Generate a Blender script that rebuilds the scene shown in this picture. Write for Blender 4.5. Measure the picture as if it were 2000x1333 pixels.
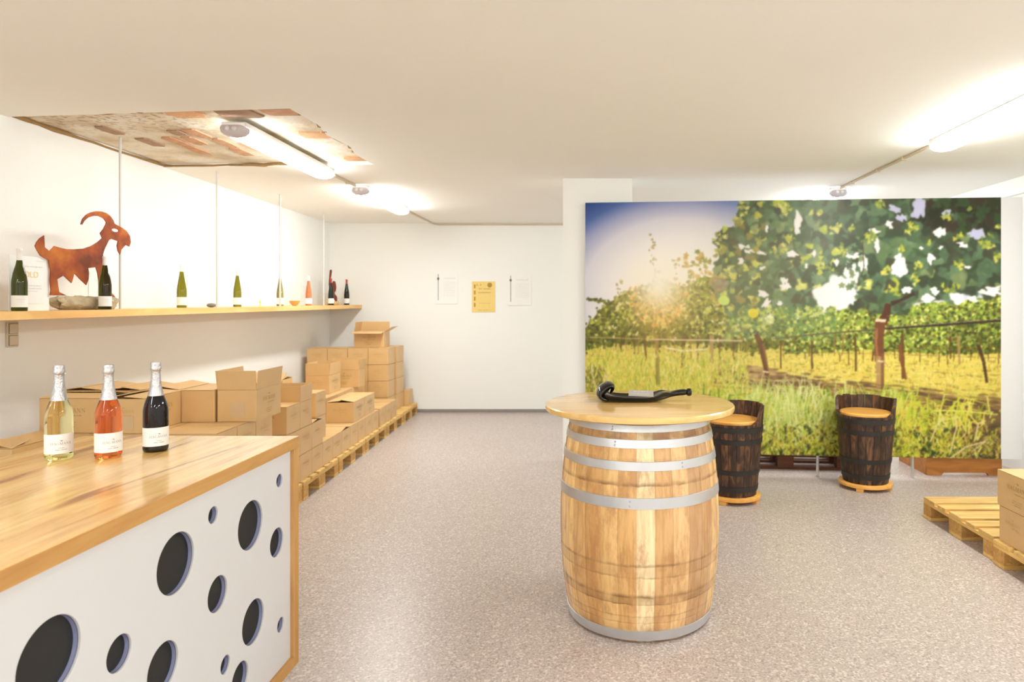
import bpy, bmesh, math, random
import numpy as np
from mathutils import Vector, Matrix

# ------------------------------------------------------------------ camera, world, exposure
S = bpy.context.scene
COL = S.collection
for o in list(bpy.data.objects):
    bpy.data.objects.remove(o, do_unlink=True)
PI = math.pi
R_ = math.radians

cam_d = bpy.data.cameras.new('camera')
cam_d.sensor_width = 36.0
cam_d.lens = 36.0 * 1280 / 2000
cam_d.shift_x = (1000 - 1150) / 2000
cam_d.shift_y = (597 - 666.5) / 2000
cam_d.clip_start = 0.05
cam_d.clip_end = 60
cam_d.dof.use_dof = True
cam_d.dof.focus_distance = 2.7
cam_d.dof.aperture_fstop = 4.0
cam = bpy.data.objects.new('camera', cam_d)
cam.location = (0, 0, 1.5)
cam.rotation_euler = (PI / 2, 0, 0)
COL.objects.link(cam)
S.camera = cam

w = bpy.data.worlds.new('world')
w.use_nodes = True
w.node_tree.nodes['Background'].inputs[0].default_value = (1, 0.93, 0.82, 1)
w.node_tree.nodes['Background'].inputs[1].default_value = 0.1
S.world = w
S.view_settings.view_transform = 'Standard'
S.view_settings.look = 'None'
S.view_settings.gamma = 1
S.view_settings.use_curve_mapping = False
S.view_settings.exposure = 0.31
LAMP = 51.0          # strength of the fluorescent diffusers
LAMP_COL = (0.96, 0.99, 0.97)
try:
    S.cycles.max_bounces = 12
    S.cycles.diffuse_bounces = 6
    S.cycles.transmission_bounces = 10
    S.cycles.glossy_bounces = 5
    S.cycles.sample_clamp_indirect = 6
    S.cycles.use_denoising = True
except Exception:
    pass

CEIL = 2.657


# ------------------------------------------------------------------ materials
def lin(c):
    return tuple(((v / 255) / 12.92 if v / 255 <= 0.04045 else ((v / 255 + 0.055) / 1.055) ** 2.4) for v in c)


def mat_new(name):
    m = bpy.data.materials.new(name)
    m.use_nodes = True
    nt = m.node_tree
    b = nt.nodes['Principled BSDF']
    return m, nt, b


def nd(nt, typ, **kw):
    n = nt.nodes.new(typ)
    for k, v in kw.items():
        setattr(n, k, v)
    return n


def simple(name, col, rough=0.5, metal=0.0, noise=0.0, scale=20, bump=0.0, bscale=200, spec=0.5, coat=0.0):
    m, nt, b = mat_new(name)
    b.inputs['Roughness'].default_value = rough
    b.inputs['Metallic'].default_value = metal
    b.inputs['Specular IOR Level'].default_value = spec
    b.inputs['Coat Weight'].default_value = coat
    tc = nd(nt, 'ShaderNodeTexCoord')
    nz = nd(nt, 'ShaderNodeTexNoise')
    nz.inputs['Scale'].default_value = scale
    nz.inputs['Detail'].default_value = 4
    nt.links.new(tc.outputs['Object'], nz.inputs['Vector'])
    mx = nd(nt, 'ShaderNodeMix', data_type='RGBA')
    mx.inputs['A'].default_value = tuple(max(0, c * (1 - noise)) for c in col) + (1,)
    mx.inputs['B'].default_value = tuple(min(1, c * (1 + noise)) for c in col) + (1,)
    nt.links.new(nz.outputs['Fac'], mx.inputs['Factor'])
    nt.links.new(mx.outputs['Result'], b.inputs['Base Color'])
    if bump:
        n2 = nd(nt, 'ShaderNodeTexNoise')
        n2.inputs['Scale'].default_value = bscale
        n2.inputs['Detail'].default_value = 3
        nt.links.new(tc.outputs['Object'], n2.inputs['Vector'])
        bp = nd(nt, 'ShaderNodeBump')
        bp.inputs['Strength'].default_value = bump
        bp.inputs['Distance'].default_value = 0.01
        nt.links.new(n2.outputs['Fac'], bp.inputs['Height'])
        nt.links.new(bp.outputs['Normal'], b.inputs['Normal'])
    return m


def ramp(nt, stops):
    r = nd(nt, 'ShaderNodeValToRGB')
    e = r.color_ramp.elements
    e[0].position, e[0].color = stops[0][0], tuple(stops[0][1]) + (1,)
    e[1].position, e[1].color = stops[-1][0], tuple(stops[-1][1]) + (1,)
    for p, c in stops[1:-1]:
        k = e.new(p)
        k.color = tuple(c) + (1,)
    return r


def wood(name, stops, axis='y', fine=40.0, stretch=14.0, rough=0.4, streak=None, streak_amt=0.0, rnd=0.0, coat=0.0, dist=0.6, streak_scale=3.0):
    """Wood with the grain along AXIS; RND varies brightness from piece to piece."""
    m, nt, b = mat_new(name)
    b.inputs['Roughness'].default_value = rough
    b.inputs['Coat Weight'].default_value = coat
    b.inputs['Coat Roughness'].default_value = 0.12
    tc = nd(nt, 'ShaderNodeTexCoord')
    oi = nd(nt, 'ShaderNodeObjectInfo')
    add = nd(nt, 'ShaderNodeVectorMath', operation='ADD')
    cmb = nd(nt, 'ShaderNodeMath', operation='MULTIPLY')
    cmb.inputs[1].default_value = 37.0
    nt.links.new(oi.outputs['Random'], cmb.inputs[0])
    nt.links.new(tc.outputs['Object'], add.inputs[0])
    nt.links.new(cmb.outputs[0], add.inputs[1])
    mp = nd(nt, 'ShaderNodeMapping')
    sc = {'x': (1 / stretch, 1, 1), 'y': (1, 1 / stretch, 1), 'z': (1, 1, 1 / stretch)}[axis]
    mp.inputs['Scale'].default_value = sc
    nt.links.new(add.outputs[0], mp.inputs['Vector'])
    nz = nd(nt, 'ShaderNodeTexNoise')
    nz.inputs['Scale'].default_value = fine
    nz.inputs['Detail'].default_value = 6
    nz.inputs['Roughness'].default_value = 0.6
    nz.inputs['Distortion'].default_value = dist
    nt.links.new(mp.outputs[0], nz.inputs['Vector'])
    rp = ramp(nt, stops)
    nt.links.new(nz.outputs['Fac'], rp.inputs[0])
    last = rp.outputs['Color']
    if streak:
        n2 = nd(nt, 'ShaderNodeTexNoise')
        n2.inputs['Scale'].default_value = streak_scale
        n2.inputs['Detail'].default_value = 5
        n2.inputs['Distortion'].default_value = 1.6
        mp2 = nd(nt, 'ShaderNodeMapping')
        sc2 = {'x': (0.22, 1.8, 1.8), 'y': (1.8, 0.22, 1.8), 'z': (1.8, 1.8, 0.22)}[axis]
        mp2.inputs['Scale'].default_value = sc2
        nt.links.new(add.outputs[0], mp2.inputs['Vector'])
        nt.links.new(mp2.outputs[0], n2.inputs['Vector'])
        r2 = ramp(nt, [(0.575, (0, 0, 0)), (0.66, (1, 1, 1))])
        nt.links.new(n2.outputs['Fac'], r2.inputs[0])
        ml = nd(nt, 'ShaderNodeMath', operation='MULTIPLY')
        ml.inputs[1].default_value = streak_amt
        nt.links.new(r2.outputs['Color'], ml.inputs[0])
        mx = nd(nt, 'ShaderNodeMix', data_type='RGBA')
        mx.inputs['B'].default_value = tuple(streak) + (1,)
        nt.links.new(ml.outputs[0], mx.inputs['Factor'])
        nt.links.new(last, mx.inputs['A'])
        last = mx.outputs['Result']
    if rnd:
        hs = nd(nt, 'ShaderNodeHueSaturation')
        mr = nd(nt, 'ShaderNodeMapRange')
        mr.inputs['To Min'].default_value = 1 - rnd
        mr.inputs['To Max'].default_value = 1 + rnd
        nt.links.new(oi.outputs['Random'], mr.inputs['Value'])
        nt.links.new(mr.outputs[0], hs.inputs['Value'])
        nt.links.new(last, hs.inputs['Color'])
        last = hs.outputs['Color']
    nt.links.new(last, b.inputs['Base Color'])
    bp = nd(nt, 'ShaderNodeBump')
    bp.inputs['Strength'].default_value = 0.08
    bp.inputs['Distance'].default_value = 0.004
    nt.links.new(nz.outputs['Fac'], bp.inputs['Height'])
    nt.links.new(bp.outputs['Normal'], b.inputs['Normal'])
    return m


def glass(name, col, rough=0.02, ior=1.36, trans=1.0):
    m, nt, b = mat_new(name)
    b.inputs['Base Color'].default_value = tuple(col) + (1,)
    b.inputs['Transmission Weight'].default_value = trans
    b.inputs['Roughness'].default_value = rough
    b.inputs['IOR'].default_value = ior
    return m


def emit(name, col, strength):
    m, nt, b = mat_new(name)
    b.inputs['Base Color'].default_value = (0.9, 0.9, 0.88, 1)
    b.inputs['Roughness'].default_value = 0.4
    b.inputs['Emission Color'].default_value = tuple(col) + (1,)
    b.inputs['Emission Strength'].default_value = strength
    return m


M = {}
M['wall'] = simple('wall_paint', (0.85, 0.855, 0.83), 0.85, noise=0.015, scale=2, bump=0.12, bscale=90, spec=0.2)
M['ceil'] = simple('ceiling_paint', (0.91, 0.905, 0.87), 0.9, noise=0.02, scale=1.5, bump=0.06, bscale=60, spec=0.15)
M['panel'] = simple('white_front_laminate', (0.66, 0.66, 0.68), 0.4, noise=0.01)
M['white'] = simple('white_lacquer', (0.84, 0.84, 0.84), 0.35, noise=0.01)
M['board'] = simple('white_board', (0.72, 0.72, 0.73), 0.5, noise=0.01)
M['grey_trim'] = simple('grey_plinth', (0.27, 0.24, 0.23), 0.5, noise=0.1)
M['black'] = simple('matt_black_board', (0.012, 0.012, 0.011), 0.6, noise=0.2)
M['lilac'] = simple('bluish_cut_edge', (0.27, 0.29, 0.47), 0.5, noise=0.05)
M['steel'] = simple('galvanised_steel', (0.60, 0.61, 0.64), 0.38, metal=0.75, noise=0.10, scale=14, bump=0.05, bscale=60)
M['chrome'] = simple('satin_tube', (0.62, 0.62, 0.62), 0.3, metal=0.8, noise=0.03)
M['iron'] = simple('dark_iron', (0.018, 0.015, 0.013), 0.5, noise=0.3)
M['housing'] = simple('lamp_housing', (0.80, 0.79, 0.76), 0.4, noise=0.01)
M['rod'] = simple('white_grey_rod', (0.60, 0.58, 0.54), 0.4, noise=0.02)
M['cap'] = simple('lamp_end_cap', (0.60, 0.55, 0.58), 0.25, noise=0.05)
M['conduit'] = simple('cream_conduit', (0.62, 0.52, 0.37), 0.6, noise=0.03)
M['diffuser'] = emit('lit_diffuser', LAMP_COL, LAMP)
M['diffuser_dim'] = emit('lit_diffuser_dimmed', LAMP_COL, LAMP * 0.50)  # near left lamp dimmed so the wall beside it does not burn out
M['diffuser_mid'] = emit('lit_diffuser_mid', LAMP_COL, LAMP * 0.92)
M['card'] = simple('cardboard', (0.64, 0.41, 0.18), 0.38, noise=0.07, scale=9, bump=0.03, bscale=120, spec=0.6)
M['card_in'] = simple('cardboard_inside', (0.50, 0.30, 0.13), 0.85, noise=0.06, scale=9, spec=0.2)
M['ink'] = simple('olive_ink', (0.32, 0.235, 0.07), 0.8, noise=0.1)
M['ink_faint'] = simple('faded_olive_ink', (0.47, 0.315, 0.125), 0.6, noise=0.1)
M['sticker'] = simple('pale_sticker', (0.60, 0.42, 0.24), 0.6, noise=0.03)
M['paper'] = simple('white_paper', (0.85, 0.85, 0.84), 0.7, noise=0.01)
M['paper_y'] = simple('yellow_paper', (0.80, 0.60, 0.20), 0.7, noise=0.04)
M['ink_grey'] = simple('grey_ink', (0.30, 0.29, 0.27), 0.7, noise=0.05)
M['ink_pale'] = simple('pale_grey_ink', (0.62, 0.61, 0.59), 0.7, noise=0.05)
M['ink_dark'] = simple('dark_ink', (0.06, 0.055, 0.05), 0.7, noise=0.1)
M['ink_brown'] = simple('brown_ink', (0.42, 0.24, 0.05), 0.7, noise=0.1)
M['ink_gold'] = simple('gold_ink', (0.85, 0.66, 0.22), 0.6, noise=0.05)
M['ink_red'] = simple('red_ink', (0.42, 0.05, 0.06), 0.7, noise=0.1)
M['foil'] = simple('silver_foil', (0.54, 0.53, 0.55), 0.34, metal=0.85, noise=0.05, scale=60, bump=0.35, bscale=130)
M['capsule_w'] = simple('white_capsule', (0.82, 0.78, 0.76), 0.4, noise=0.03)
M['capsule_r'] = simple('red_capsule', (0.45, 0.03, 0.04), 0.4, noise=0.05)
M['stone'] = simple('layered_stone', (0.42, 0.34, 0.22), 0.85, noise=0.6, scale=16, bump=1.0, bscale=28)
M['pebble'] = simple('grey_pebble', (0.20, 0.185, 0.165), 0.7, noise=0.12, scale=30)
M['socket'] = simple('beige_switch', (0.62, 0.53, 0.40), 0.4, noise=0.02)
M['socket_edge'] = simple('switch_bezel', (0.30, 0.25, 0.14), 0.5, noise=0.05)
M['glass_clear'] = glass('pale_wine_glass', (0.93, 0.87, 0.50), ior=1.35)
M['glass_rose'] = glass('rose_wine_glass', (0.93, 0.27, 0.09), ior=1.35)
M['glass_dark'] = simple('dark_red_wine_glass', (0.008, 0.006, 0.008), 0.05, noise=0.1, spec=0.35)
M['glass_base'] = glass('clear_bottle_foot', (0.86, 0.88, 0.62), ior=1.45)
M['glass_green'] = glass('dark_green_glass', (0.055, 0.065, 0.006), 0.03, 1.4, 0.92)
M['glass_olive'] = glass('olive_green_glass', (0.22, 0.21, 0.012), 0.03, 1.4, 0.92)
M['glass_shelf_clear'] = glass('greenish_clear_glass', (0.34, 0.36, 0.10), 0.03, 1.4, 0.95)
M['glass_shelf_rose'] = glass('salmon_glass', (0.98, 0.36, 0.16), 0.03, 1.35, 0.85)
M['glass_deep'] = simple('nearly_black_glass', (0.010, 0.014, 0.008), 0.05, noise=0.2, spec=0.35)
M['glass_black'] = simple('black_bottle_glass', (0.006, 0.0055, 0.004), 0.05, noise=0.2, spec=0.4)
M['grey_card'] = simple('grey_card', (0.42, 0.39, 0.36), 0.45, noise=0.06)
M['bowl'] = wood('bowl_wood', [(0.3, (0.50, 0.25, 0.06)), (0.7, (0.75, 0.45, 0.13))], 'x', 60, 4, 0.4)
M['counter'] = wood('counter_wood', [(0.28, lin((184, 128, 62))), (0.42, lin((216, 170, 96))), (0.56, lin((230, 190, 116))), (0.76, lin((238, 206, 140)))], 'y', 15, 11, 0.24,
                    streak=lin((140, 76, 24)), streak_amt=0.8, coat=0.35, dist=1.4, streak_scale=3.4)
M['frame'] = wood('frame_wood', [(0.25, lin((178, 128, 70))), (0.7, lin((208, 162, 98)))], 'y', 22, 12, 0.42, streak=lin((120, 70, 30)), streak_amt=0.7)
M['frame_z'] = wood('frame_wood_upright', [(0.25, lin((178, 128, 70))), (0.7, lin((208, 162, 98)))], 'z', 22, 12, 0.42, streak=lin((120, 70, 30)), streak_amt=0.7)
M['shelf'] = wood('shelf_wood', [(0.25, lin((214, 160, 92))), (0.7, lin((242, 203, 135)))], 'y', 14, 10, 0.5, streak=lin((205, 140, 75)), streak_amt=0.5)
M['table'] = wood('table_wood', [(0.25, lin((220, 172, 98))), (0.7, lin((240, 206, 138)))], 'x', 18, 9, 0.22, streak=lin((205, 146, 72)), streak_amt=0.45, coat=0.5)
M['seat'] = wood('seat_wood', [(0.25, lin((214, 142, 60))), (0.7, lin((240, 186, 98)))], 'x', 24, 8, 0.4)
M['pallet'] = wood('pallet_wood', [(0.25, lin((196, 152, 82))), (0.7, lin((232, 198, 128)))], 'x', 26, 8, 0.7, rnd=0.10)
M['pallet_y'] = wood('pallet_wood_cross', [(0.25, lin((190, 145, 76))), (0.7, lin((226, 190, 118)))], 'y', 26, 8, 0.7, rnd=0.10)
M['block'] = wood('pallet_block_wood', [(0.3, lin((170, 124, 62))), (0.7, lin((208, 164, 96)))], 'x', 50, 1.5, 0.8, rnd=0.12)
M['pallet_dark'] = wood('old_pallet_wood', [(0.25, lin((70, 38, 20))), (0.7, lin((112, 66, 38)))], 'x', 26, 8, 0.8, rnd=0.1)
M['plinth'] = wood('plinth_wood', [(0.25, lin((150, 92, 34))), (0.7, lin((196, 130, 56)))], 'x', 22, 6, 0.5)
M['tub'] = wood('dark_tub_wood', [(0.30, (0.012, 0.006, 0.004)), (0.50, (0.045, 0.020, 0.010)), (0.72, (0.22, 0.098, 0.038))], 'z', 20, 4, 0.55, rnd=0.30, dist=1.2)
M['rust'] = simple('rusty_steel', (0.30, 0.10, 0.018), 0.75, noise=0.0)
nt = M['rust'].node_tree
b = nt.nodes['Principled BSDF']
tc = nd(nt, 'ShaderNodeTexCoord')
nz = nd(nt, 'ShaderNodeTexNoise')
nz.inputs['Scale'].default_value = 6
nz.inputs['Detail'].default_value = 8
nt.links.new(tc.outputs['Object'], nz.inputs['Vector'])
rp = ramp(nt, [(0.34, lin((104, 42, 12))), (0.50, lin((150, 68, 16))), (0.66, lin((186, 106, 26)))])
nt.links.new(nz.outputs['Fac'], rp.inputs[0])
nt.links.new(rp.outputs['Color'], b.inputs['Base Color'])
M['rust_red'] = simple('red_brown_rust', lin((120, 46, 26)), 0.7, noise=0.2, scale=20)

# speckled floor covering
m, nt, b = mat_new('speckled_floor')
tc = nd(nt, 'ShaderNodeTexCoord')
nA = nd(nt, 'ShaderNodeTexNoise'); nA.inputs['Scale'].default_value = 110; nA.inputs['Detail'].default_value = 2; nA.inputs['Roughness'].default_value = 0.6
nB = nd(nt, 'ShaderNodeTexVoronoi'); nB.inputs['Scale'].default_value = 105
nC = nd(nt, 'ShaderNodeTexNoise'); nC.inputs['Scale'].default_value = 0.9; nC.inputs['Detail'].default_value = 3
for n in (nA, nB, nC):
    nt.links.new(tc.outputs['Object'], n.inputs['Vector'])
rA = ramp(nt, [(0.30, lin((156, 142, 136))), (0.5, lin((179, 166, 159))), (0.70, lin((203, 192, 185)))])
nt.links.new(nA.outputs['Fac'], rA.inputs[0])
sep = nd(nt, 'ShaderNodeSeparateColor')
nt.links.new(nB.outputs['Color'], sep.inputs[0])
rB = ramp(nt, [(0.0, (0, 0, 0)), (0.80, (0, 0, 0)), (0.86, (1, 1, 1)), (1.0, (1, 1, 1))])
nt.links.new(sep.outputs[0], rB.inputs[0])
mx = nd(nt, 'ShaderNodeMix', data_type='RGBA')
mx.inputs['B'].default_value = lin((226, 212, 206)) + (1,)
ml = nd(nt, 'ShaderNodeMath', operation='MULTIPLY'); ml.inputs[1].default_value = 0.55
nt.links.new(rB.outputs['Color'], ml.inputs[0]); nt.links.new(ml.outputs[0], mx.inputs['Factor'])
nt.links.new(rA.outputs['Color'], mx.inputs['A'])
rD = ramp(nt, [(0.0, (1, 1, 1)), (0.10, (1, 1, 1)), (0.15, (0, 0, 0)), (1.0, (0, 0, 0))])
nt.links.new(sep.outputs[1], rD.inputs[0])
ml2 = nd(nt, 'ShaderNodeMath', operation='MULTIPLY'); ml2.inputs[1].default_value = 0.45
nt.links.new(rD.outputs['Color'], ml2.inputs[0])
mx2 = nd(nt, 'ShaderNodeMix', data_type='RGBA')
mx2.inputs['B'].default_value = lin((132, 108, 104)) + (1,)
nt.links.new(ml2.outputs[0], mx2.inputs['Factor']); nt.links.new(mx.outputs['Result'], mx2.inputs['A'])
nt.links.new(mx2.outputs['Result'], b.inputs['Base Color'])
rr = nd(nt, 'ShaderNodeMapRange'); rr.inputs['To Min'].default_value = 0.27; rr.inputs['To Max'].default_value = 0.38
nt.links.new(nC.outputs['Fac'], rr.inputs['Value']); nt.links.new(rr.outputs[0], b.inputs['Roughness'])
bp = nd(nt, 'ShaderNodeBump'); bp.inputs['Strength'].default_value = 0.12; bp.inputs['Distance'].default_value = 0.002
nt.links.new(nA.outputs['Fac'], bp.inputs['Height']); nt.links.new(bp.outputs['Normal'], b.inputs['Normal'])
M['floor'] = m

# bare slab in the ceiling opening: smeared mortar and brown crumbs
m, nt, b = mat_new('bare_mortar')
b.inputs['Roughness'].default_value = 0.95
tc = nd(nt, 'ShaderNodeTexCoord')
n1 = nd(nt, 'ShaderNodeTexNoise'); n1.inputs['Scale'].default_value = 3.0; n1.inputs['Detail'].default_value = 6
n2 = nd(nt, 'ShaderNodeTexNoise'); n2.inputs['Scale'].default_value = 26; n2.inputs['Detail'].default_value = 5
nt.links.new(tc.outputs['Object'], n1.inputs['Vector']); nt.links.new(tc.outputs['Object'], n2.inputs['Vector'])
r1 = ramp(nt, [(0.36, (0.56, 0.46, 0.33)), (0.5, (0.72, 0.64, 0.50)), (0.62, (0.80, 0.76, 0.68))])
nt.links.new(n1.outputs['Fac'], r1.inputs[0])
r2 = ramp(nt, [(0.52, (0, 0, 0)), (0.62, (1, 1, 1))])
nt.links.new(n2.outputs['Fac'], r2.inputs[0])
# crumbs show mostly on the aisle-side near half of the opening
sx = nd(nt, 'ShaderNodeSeparateXYZ'); nt.links.new(tc.outputs['Object'], sx.inputs[0])
mr = nd(nt, 'ShaderNodeMapRange'); mr.inputs['From Min'].default_value = 4.55; mr.inputs['From Max'].default_value = 3.9
nt.links.new(sx.outputs['Y'], mr.inputs['Value'])
mr2 = nd(nt, 'ShaderNodeMapRange'); mr2.inputs['From Min'].default_value = -2.1; mr2.inputs['From Max'].default_value = -2.7
nt.links.new(sx.outputs['X'], mr2.inputs['Value'])
mm = nd(nt, 'ShaderNodeMath', operation='MULTIPLY'); nt.links.new(mr.outputs[0], mm.inputs[0]); nt.links.new(mr2.outputs[0], mm.inputs[1])
mb = nd(nt, 'ShaderNodeMath', operation='ADD'); mb.inputs[1].default_value = 0.12
nt.links.new(mm.outputs[0], mb.inputs[0])
m3 = nd(nt, 'ShaderNodeMath', operation='MULTIPLY'); nt.links.new(mb.outputs[0], m3.inputs[0]); nt.links.new(r2.outputs['Color'], m3.inputs[1])
mx = nd(nt, 'ShaderNodeMix', data_type='RGBA'); mx.inputs['B'].default_value = (0.30, 0.19, 0.10, 1)
mx.clamp_factor = True
nt.links.new(m3.outputs[0], mx.inputs['Factor']); nt.links.new(r1.outputs['Color'], mx.inputs['A'])
nt.links.new(mx.outputs['Result'], b.inputs['Base Color'])
bp = nd(nt, 'ShaderNodeBump'); bp.inputs['Strength'].default_value = 0.5; bp.inputs['Distance'].default_value = 0.01
nt.links.new(n2.outputs['Fac'], bp.inputs['Height']); nt.links.new(bp.outputs['Normal'], b.inputs['Normal'])
M['mortar'] = m
M['brick'] = simple('smeared_brick', lin((200, 154, 120)), 0.95, noise=0.4, scale=16, bump=0.4, bscale=40)
M['brick_grey'] = simple('grey_brown_brick', lin((166, 136, 112)), 0.95, noise=0.25, scale=16, bump=0.4, bscale=40)
M['brick_pale'] = simple('pale_brick', lin((216, 170, 126)), 0.95, noise=0.25, scale=16, bump=0.4, bscale=40)
M['edge_brown'] = simple('broken_plaster_edge', lin((150, 118, 72)), 0.95, noise=0.3, scale=20, bump=0.4, bscale=40)

# barrel stave oak: per-stave colour from Object Info, ghost bands of the missing hoops
m, nt, b = mat_new('barrel_oak')
b.inputs['Roughness'].default_value = 0.38
b.inputs['Coat Weight'].default_value = 0.35
b.inputs['Coat Roughness'].default_value = 0.15
tc = nd(nt, 'ShaderNodeTexCoord'); oi = nd(nt, 'ShaderNodeObjectInfo')
mpn = nd(nt, 'ShaderNodeMapping'); mpn.inputs['Scale'].default_value = (1, 1, 0.10)
nt.links.new(tc.outputs['Object'], mpn.inputs['Vector'])
g = nd(nt, 'ShaderNodeTexNoise'); g.inputs['Scale'].default_value = 60; g.inputs['Detail'].default_value = 5
nt.links.new(mpn.outputs[0], g.inputs['Vector'])
gr = ramp(nt, [(0.30, (0.78, 0.70, 0.58)), (0.55, (1.0, 1.0, 1.0))])
nt.links.new(g.outputs['Fac'], gr.inputs[0])
mu = nd(nt, 'ShaderNodeMix', data_type='RGBA', blend_type='MULTIPLY'); mu.inputs['Factor'].default_value = 1.0
nt.links.new(oi.outputs['Color'], mu.inputs['A']); nt.links.new(gr.outputs['Color'], mu.inputs['B'])
st = nd(nt, 'ShaderNodeTexNoise'); st.inputs['Scale'].default_value = 11; st.inputs['Detail'].default_value = 8; st.inputs['Roughness'].default_value = 0.7
mps = nd(nt, 'ShaderNodeMapping'); mps.inputs['Scale'].default_value = (1, 1, 0.45)
nt.links.new(tc.outputs['Object'], mps.inputs['Vector']); nt.links.new(mps.outputs[0], st.inputs['Vector'])
sr = ramp(nt, [(0.48, (0, 0, 0)), (0.62, (1, 1, 1))])
nt.links.new(st.outputs['Fac'], sr.inputs[0])
sm = nd(nt, 'ShaderNodeMath', operation='MULTIPLY'); sm.inputs[1].default_value = 0.62
nt.links.new(sr.outputs['Color'], sm.inputs[0])
m2 = nd(nt, 'ShaderNodeMix', data_type='RGBA'); m2.inputs['B'].default_value = lin((176, 124, 76)) + (1,)
nt.links.new(sm.outputs[0], m2.inputs['Factor']); nt.links.new(mu.outputs['Result'], m2.inputs['A'])
sz = nd(nt, 'ShaderNodeSeparateXYZ'); nt.links.new(tc.outputs['Object'], sz.inputs[0])
wob = nd(nt, 'ShaderNodeTexNoise'); wob.inputs['Scale'].default_value = 30
nt.links.new(tc.outputs['Object'], wob.inputs['Vector'])
wm = nd(nt, 'ShaderNodeMath', operation='MULTIPLY_ADD'); wm.inputs[1].default_value = 0.012
nt.links.new(wob.outputs['Fac'], wm.inputs[0]); nt.links.new(sz.outputs['Z'], wm.inputs[2])
zr = ramp(nt, [(0.0, (0.75, 0.75, 0.75)), (1.0, (0, 0, 0))])
el = zr.color_ramp.elements
zr.color_ramp.interpolation = 'LINEAR'
for p0, c in [(0.098, 0.0), (0.100, 0.7), (0.104, 0.1), (0.128, 0.1), (0.131, 0.7), (0.136, 0.0), (0.184, 0.0), (0.187, 0.85), (0.192, 0.45), (0.216, 0.45), (0.221, 0.9), (0.236, 0.12),
              (0.306, 0.0), (0.310, 0.7), (0.315, 0.22), (0.356, 0.22), (0.361, 0.85), (0.372, 0.12), (0.45, 0.0),
              (0.704, 0.0), (0.708, 0.05), (0.712, 0.85), (0.730, 0.10), (0.77, 0.0), (0.826, 0.2), (0.831, 0.0), (0.905, 0.1), (0.913, 0.8), (0.94, 0.6)]:
    k = el.new(p0); k.color = (c, c, c, 1)
nt.links.new(wm.outputs[0], zr.inputs[0])
wr = ramp(nt, [(0.35, (0.35, 0.35, 0.35)), (0.6, (1, 1, 1))])
wn = nd(nt, 'ShaderNodeTexNoise'); wn.inputs['Scale'].default_value = 14
nt.links.new(tc.outputs['Object'], wn.inputs['Vector']); nt.links.new(wn.outputs['Fac'], wr.inputs[0])
zm = nd(nt, 'ShaderNodeMath', operation='MULTIPLY'); nt.links.new(zr.outputs['Color'], zm.inputs[0]); nt.links.new(wr.outputs['Color'], zm.inputs[1])
m4 = nd(nt, 'ShaderNodeMix', data_type='RGBA'); m4.inputs['B'].default_value = lin((112, 72, 26)) + (1,)
nt.links.new(zm.outputs[0], m4.inputs['Factor']); nt.links.new(m2.outputs['Result'], m4.inputs['A'])
nt.links.new(m4.outputs['Result'], b.inputs['Base Color'])
M['stave'] = m

# ------------------------------------------------------------------ helpers
def tag(o, label=None, cat=None, group=None, kind=None):
    if label: o['label'] = label
    if cat: o['category'] = cat
    if group: o['group'] = group
    if kind: o['kind'] = kind
    return o


def link(name, me, parent=None, loc=None, rot=None):
    o = bpy.data.objects.new(name, me)
    COL.objects.link(o)
    if parent is not None: o.parent = parent
    if loc is not None: o.location = loc
    if rot is not None: o.rotation_euler = rot
    return o


def empty(name, loc=(0, 0, 0), rz=0.0, label=None, cat=None, group=None):
    o = link(name, None, None, loc, (0, 0, rz))
    o.empty_display_size = 0.05
    return tag(o, label, cat, group)


def to_mesh(bm, name, mat, smooth=False, angle=40):
    me = bpy.data.meshes.new(name)
    bmesh.ops.recalc_face_normals(bm, faces=bm.faces[:])
    bm.to_mesh(me); bm.free()
    me.materials.append(mat)
    if smooth:
        me.polygons.foreach_set('use_smooth', [True] * len(me.polygons))
        me.set_sharp_from_angle(angle=R_(angle))
    me.update()
    return me


def box_bm(bm, x0, x1, y0, y1, z0, z1, bev=0.0, seg=1):
    b2 = bmesh.new()
    bmesh.ops.create_cube(b2, size=1.0)
    for v in b2.verts:
        v.co = Vector((x0 + (v.co.x + .5) * (x1 - x0), y0 + (v.co.y + .5) * (y1 - y0), z0 + (v.co.z + .5) * (z1 - z0)))
    if bev:
        bmesh.ops.bevel(b2, geom=b2.edges[:], offset=bev, segments=seg, affect='EDGES', profile=0.5)
    tmp = bpy.data.meshes.new('tmp'); b2.to_mesh(tmp); b2.free()
    bm.from_mesh(tmp); bpy.data.meshes.remove(tmp)
    return bm


def box(name, x0, x1, y0, y1, z0, z1, mat, parent=None, bev=0.0, loc=None, rot=None, seg=1):
    return link(name, to_mesh(box_bm(bmesh.new(), x0, x1, y0, y1, z0, z1, bev, seg), name, mat), parent, loc, rot)


def lathe_mesh(name, prof, mat, seg=32, smooth=True, angle=40):
    """Closed surface of revolution; PROF = [(r, z)...] bottom to top."""
    bm = bmesh.new()
    rings = []
    for r, z in prof:
        if r < 1e-6:
            rings.append([bm.verts.new((0, 0, z))])
        else:
            rings.append([bm.verts.new((r * math.cos(2 * PI * i / seg), r * math.sin(2 * PI * i / seg), z)) for i in range(seg)])
    for a, c in zip(rings[:-1], rings[1:]):
        for i in range(seg):
            j = (i + 1) % seg
            if len(a) == 1 and len(c) > 1: bm.faces.new((a[0], c[i], c[j]))
            elif len(c) == 1 and len(a) > 1: bm.faces.new((a[i], a[j], c[0]))
            elif len(a) > 1: bm.faces.new((a[i], a[j], c[j], c[i]))
    return to_mesh(bm, name, mat, smooth, angle)


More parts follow.
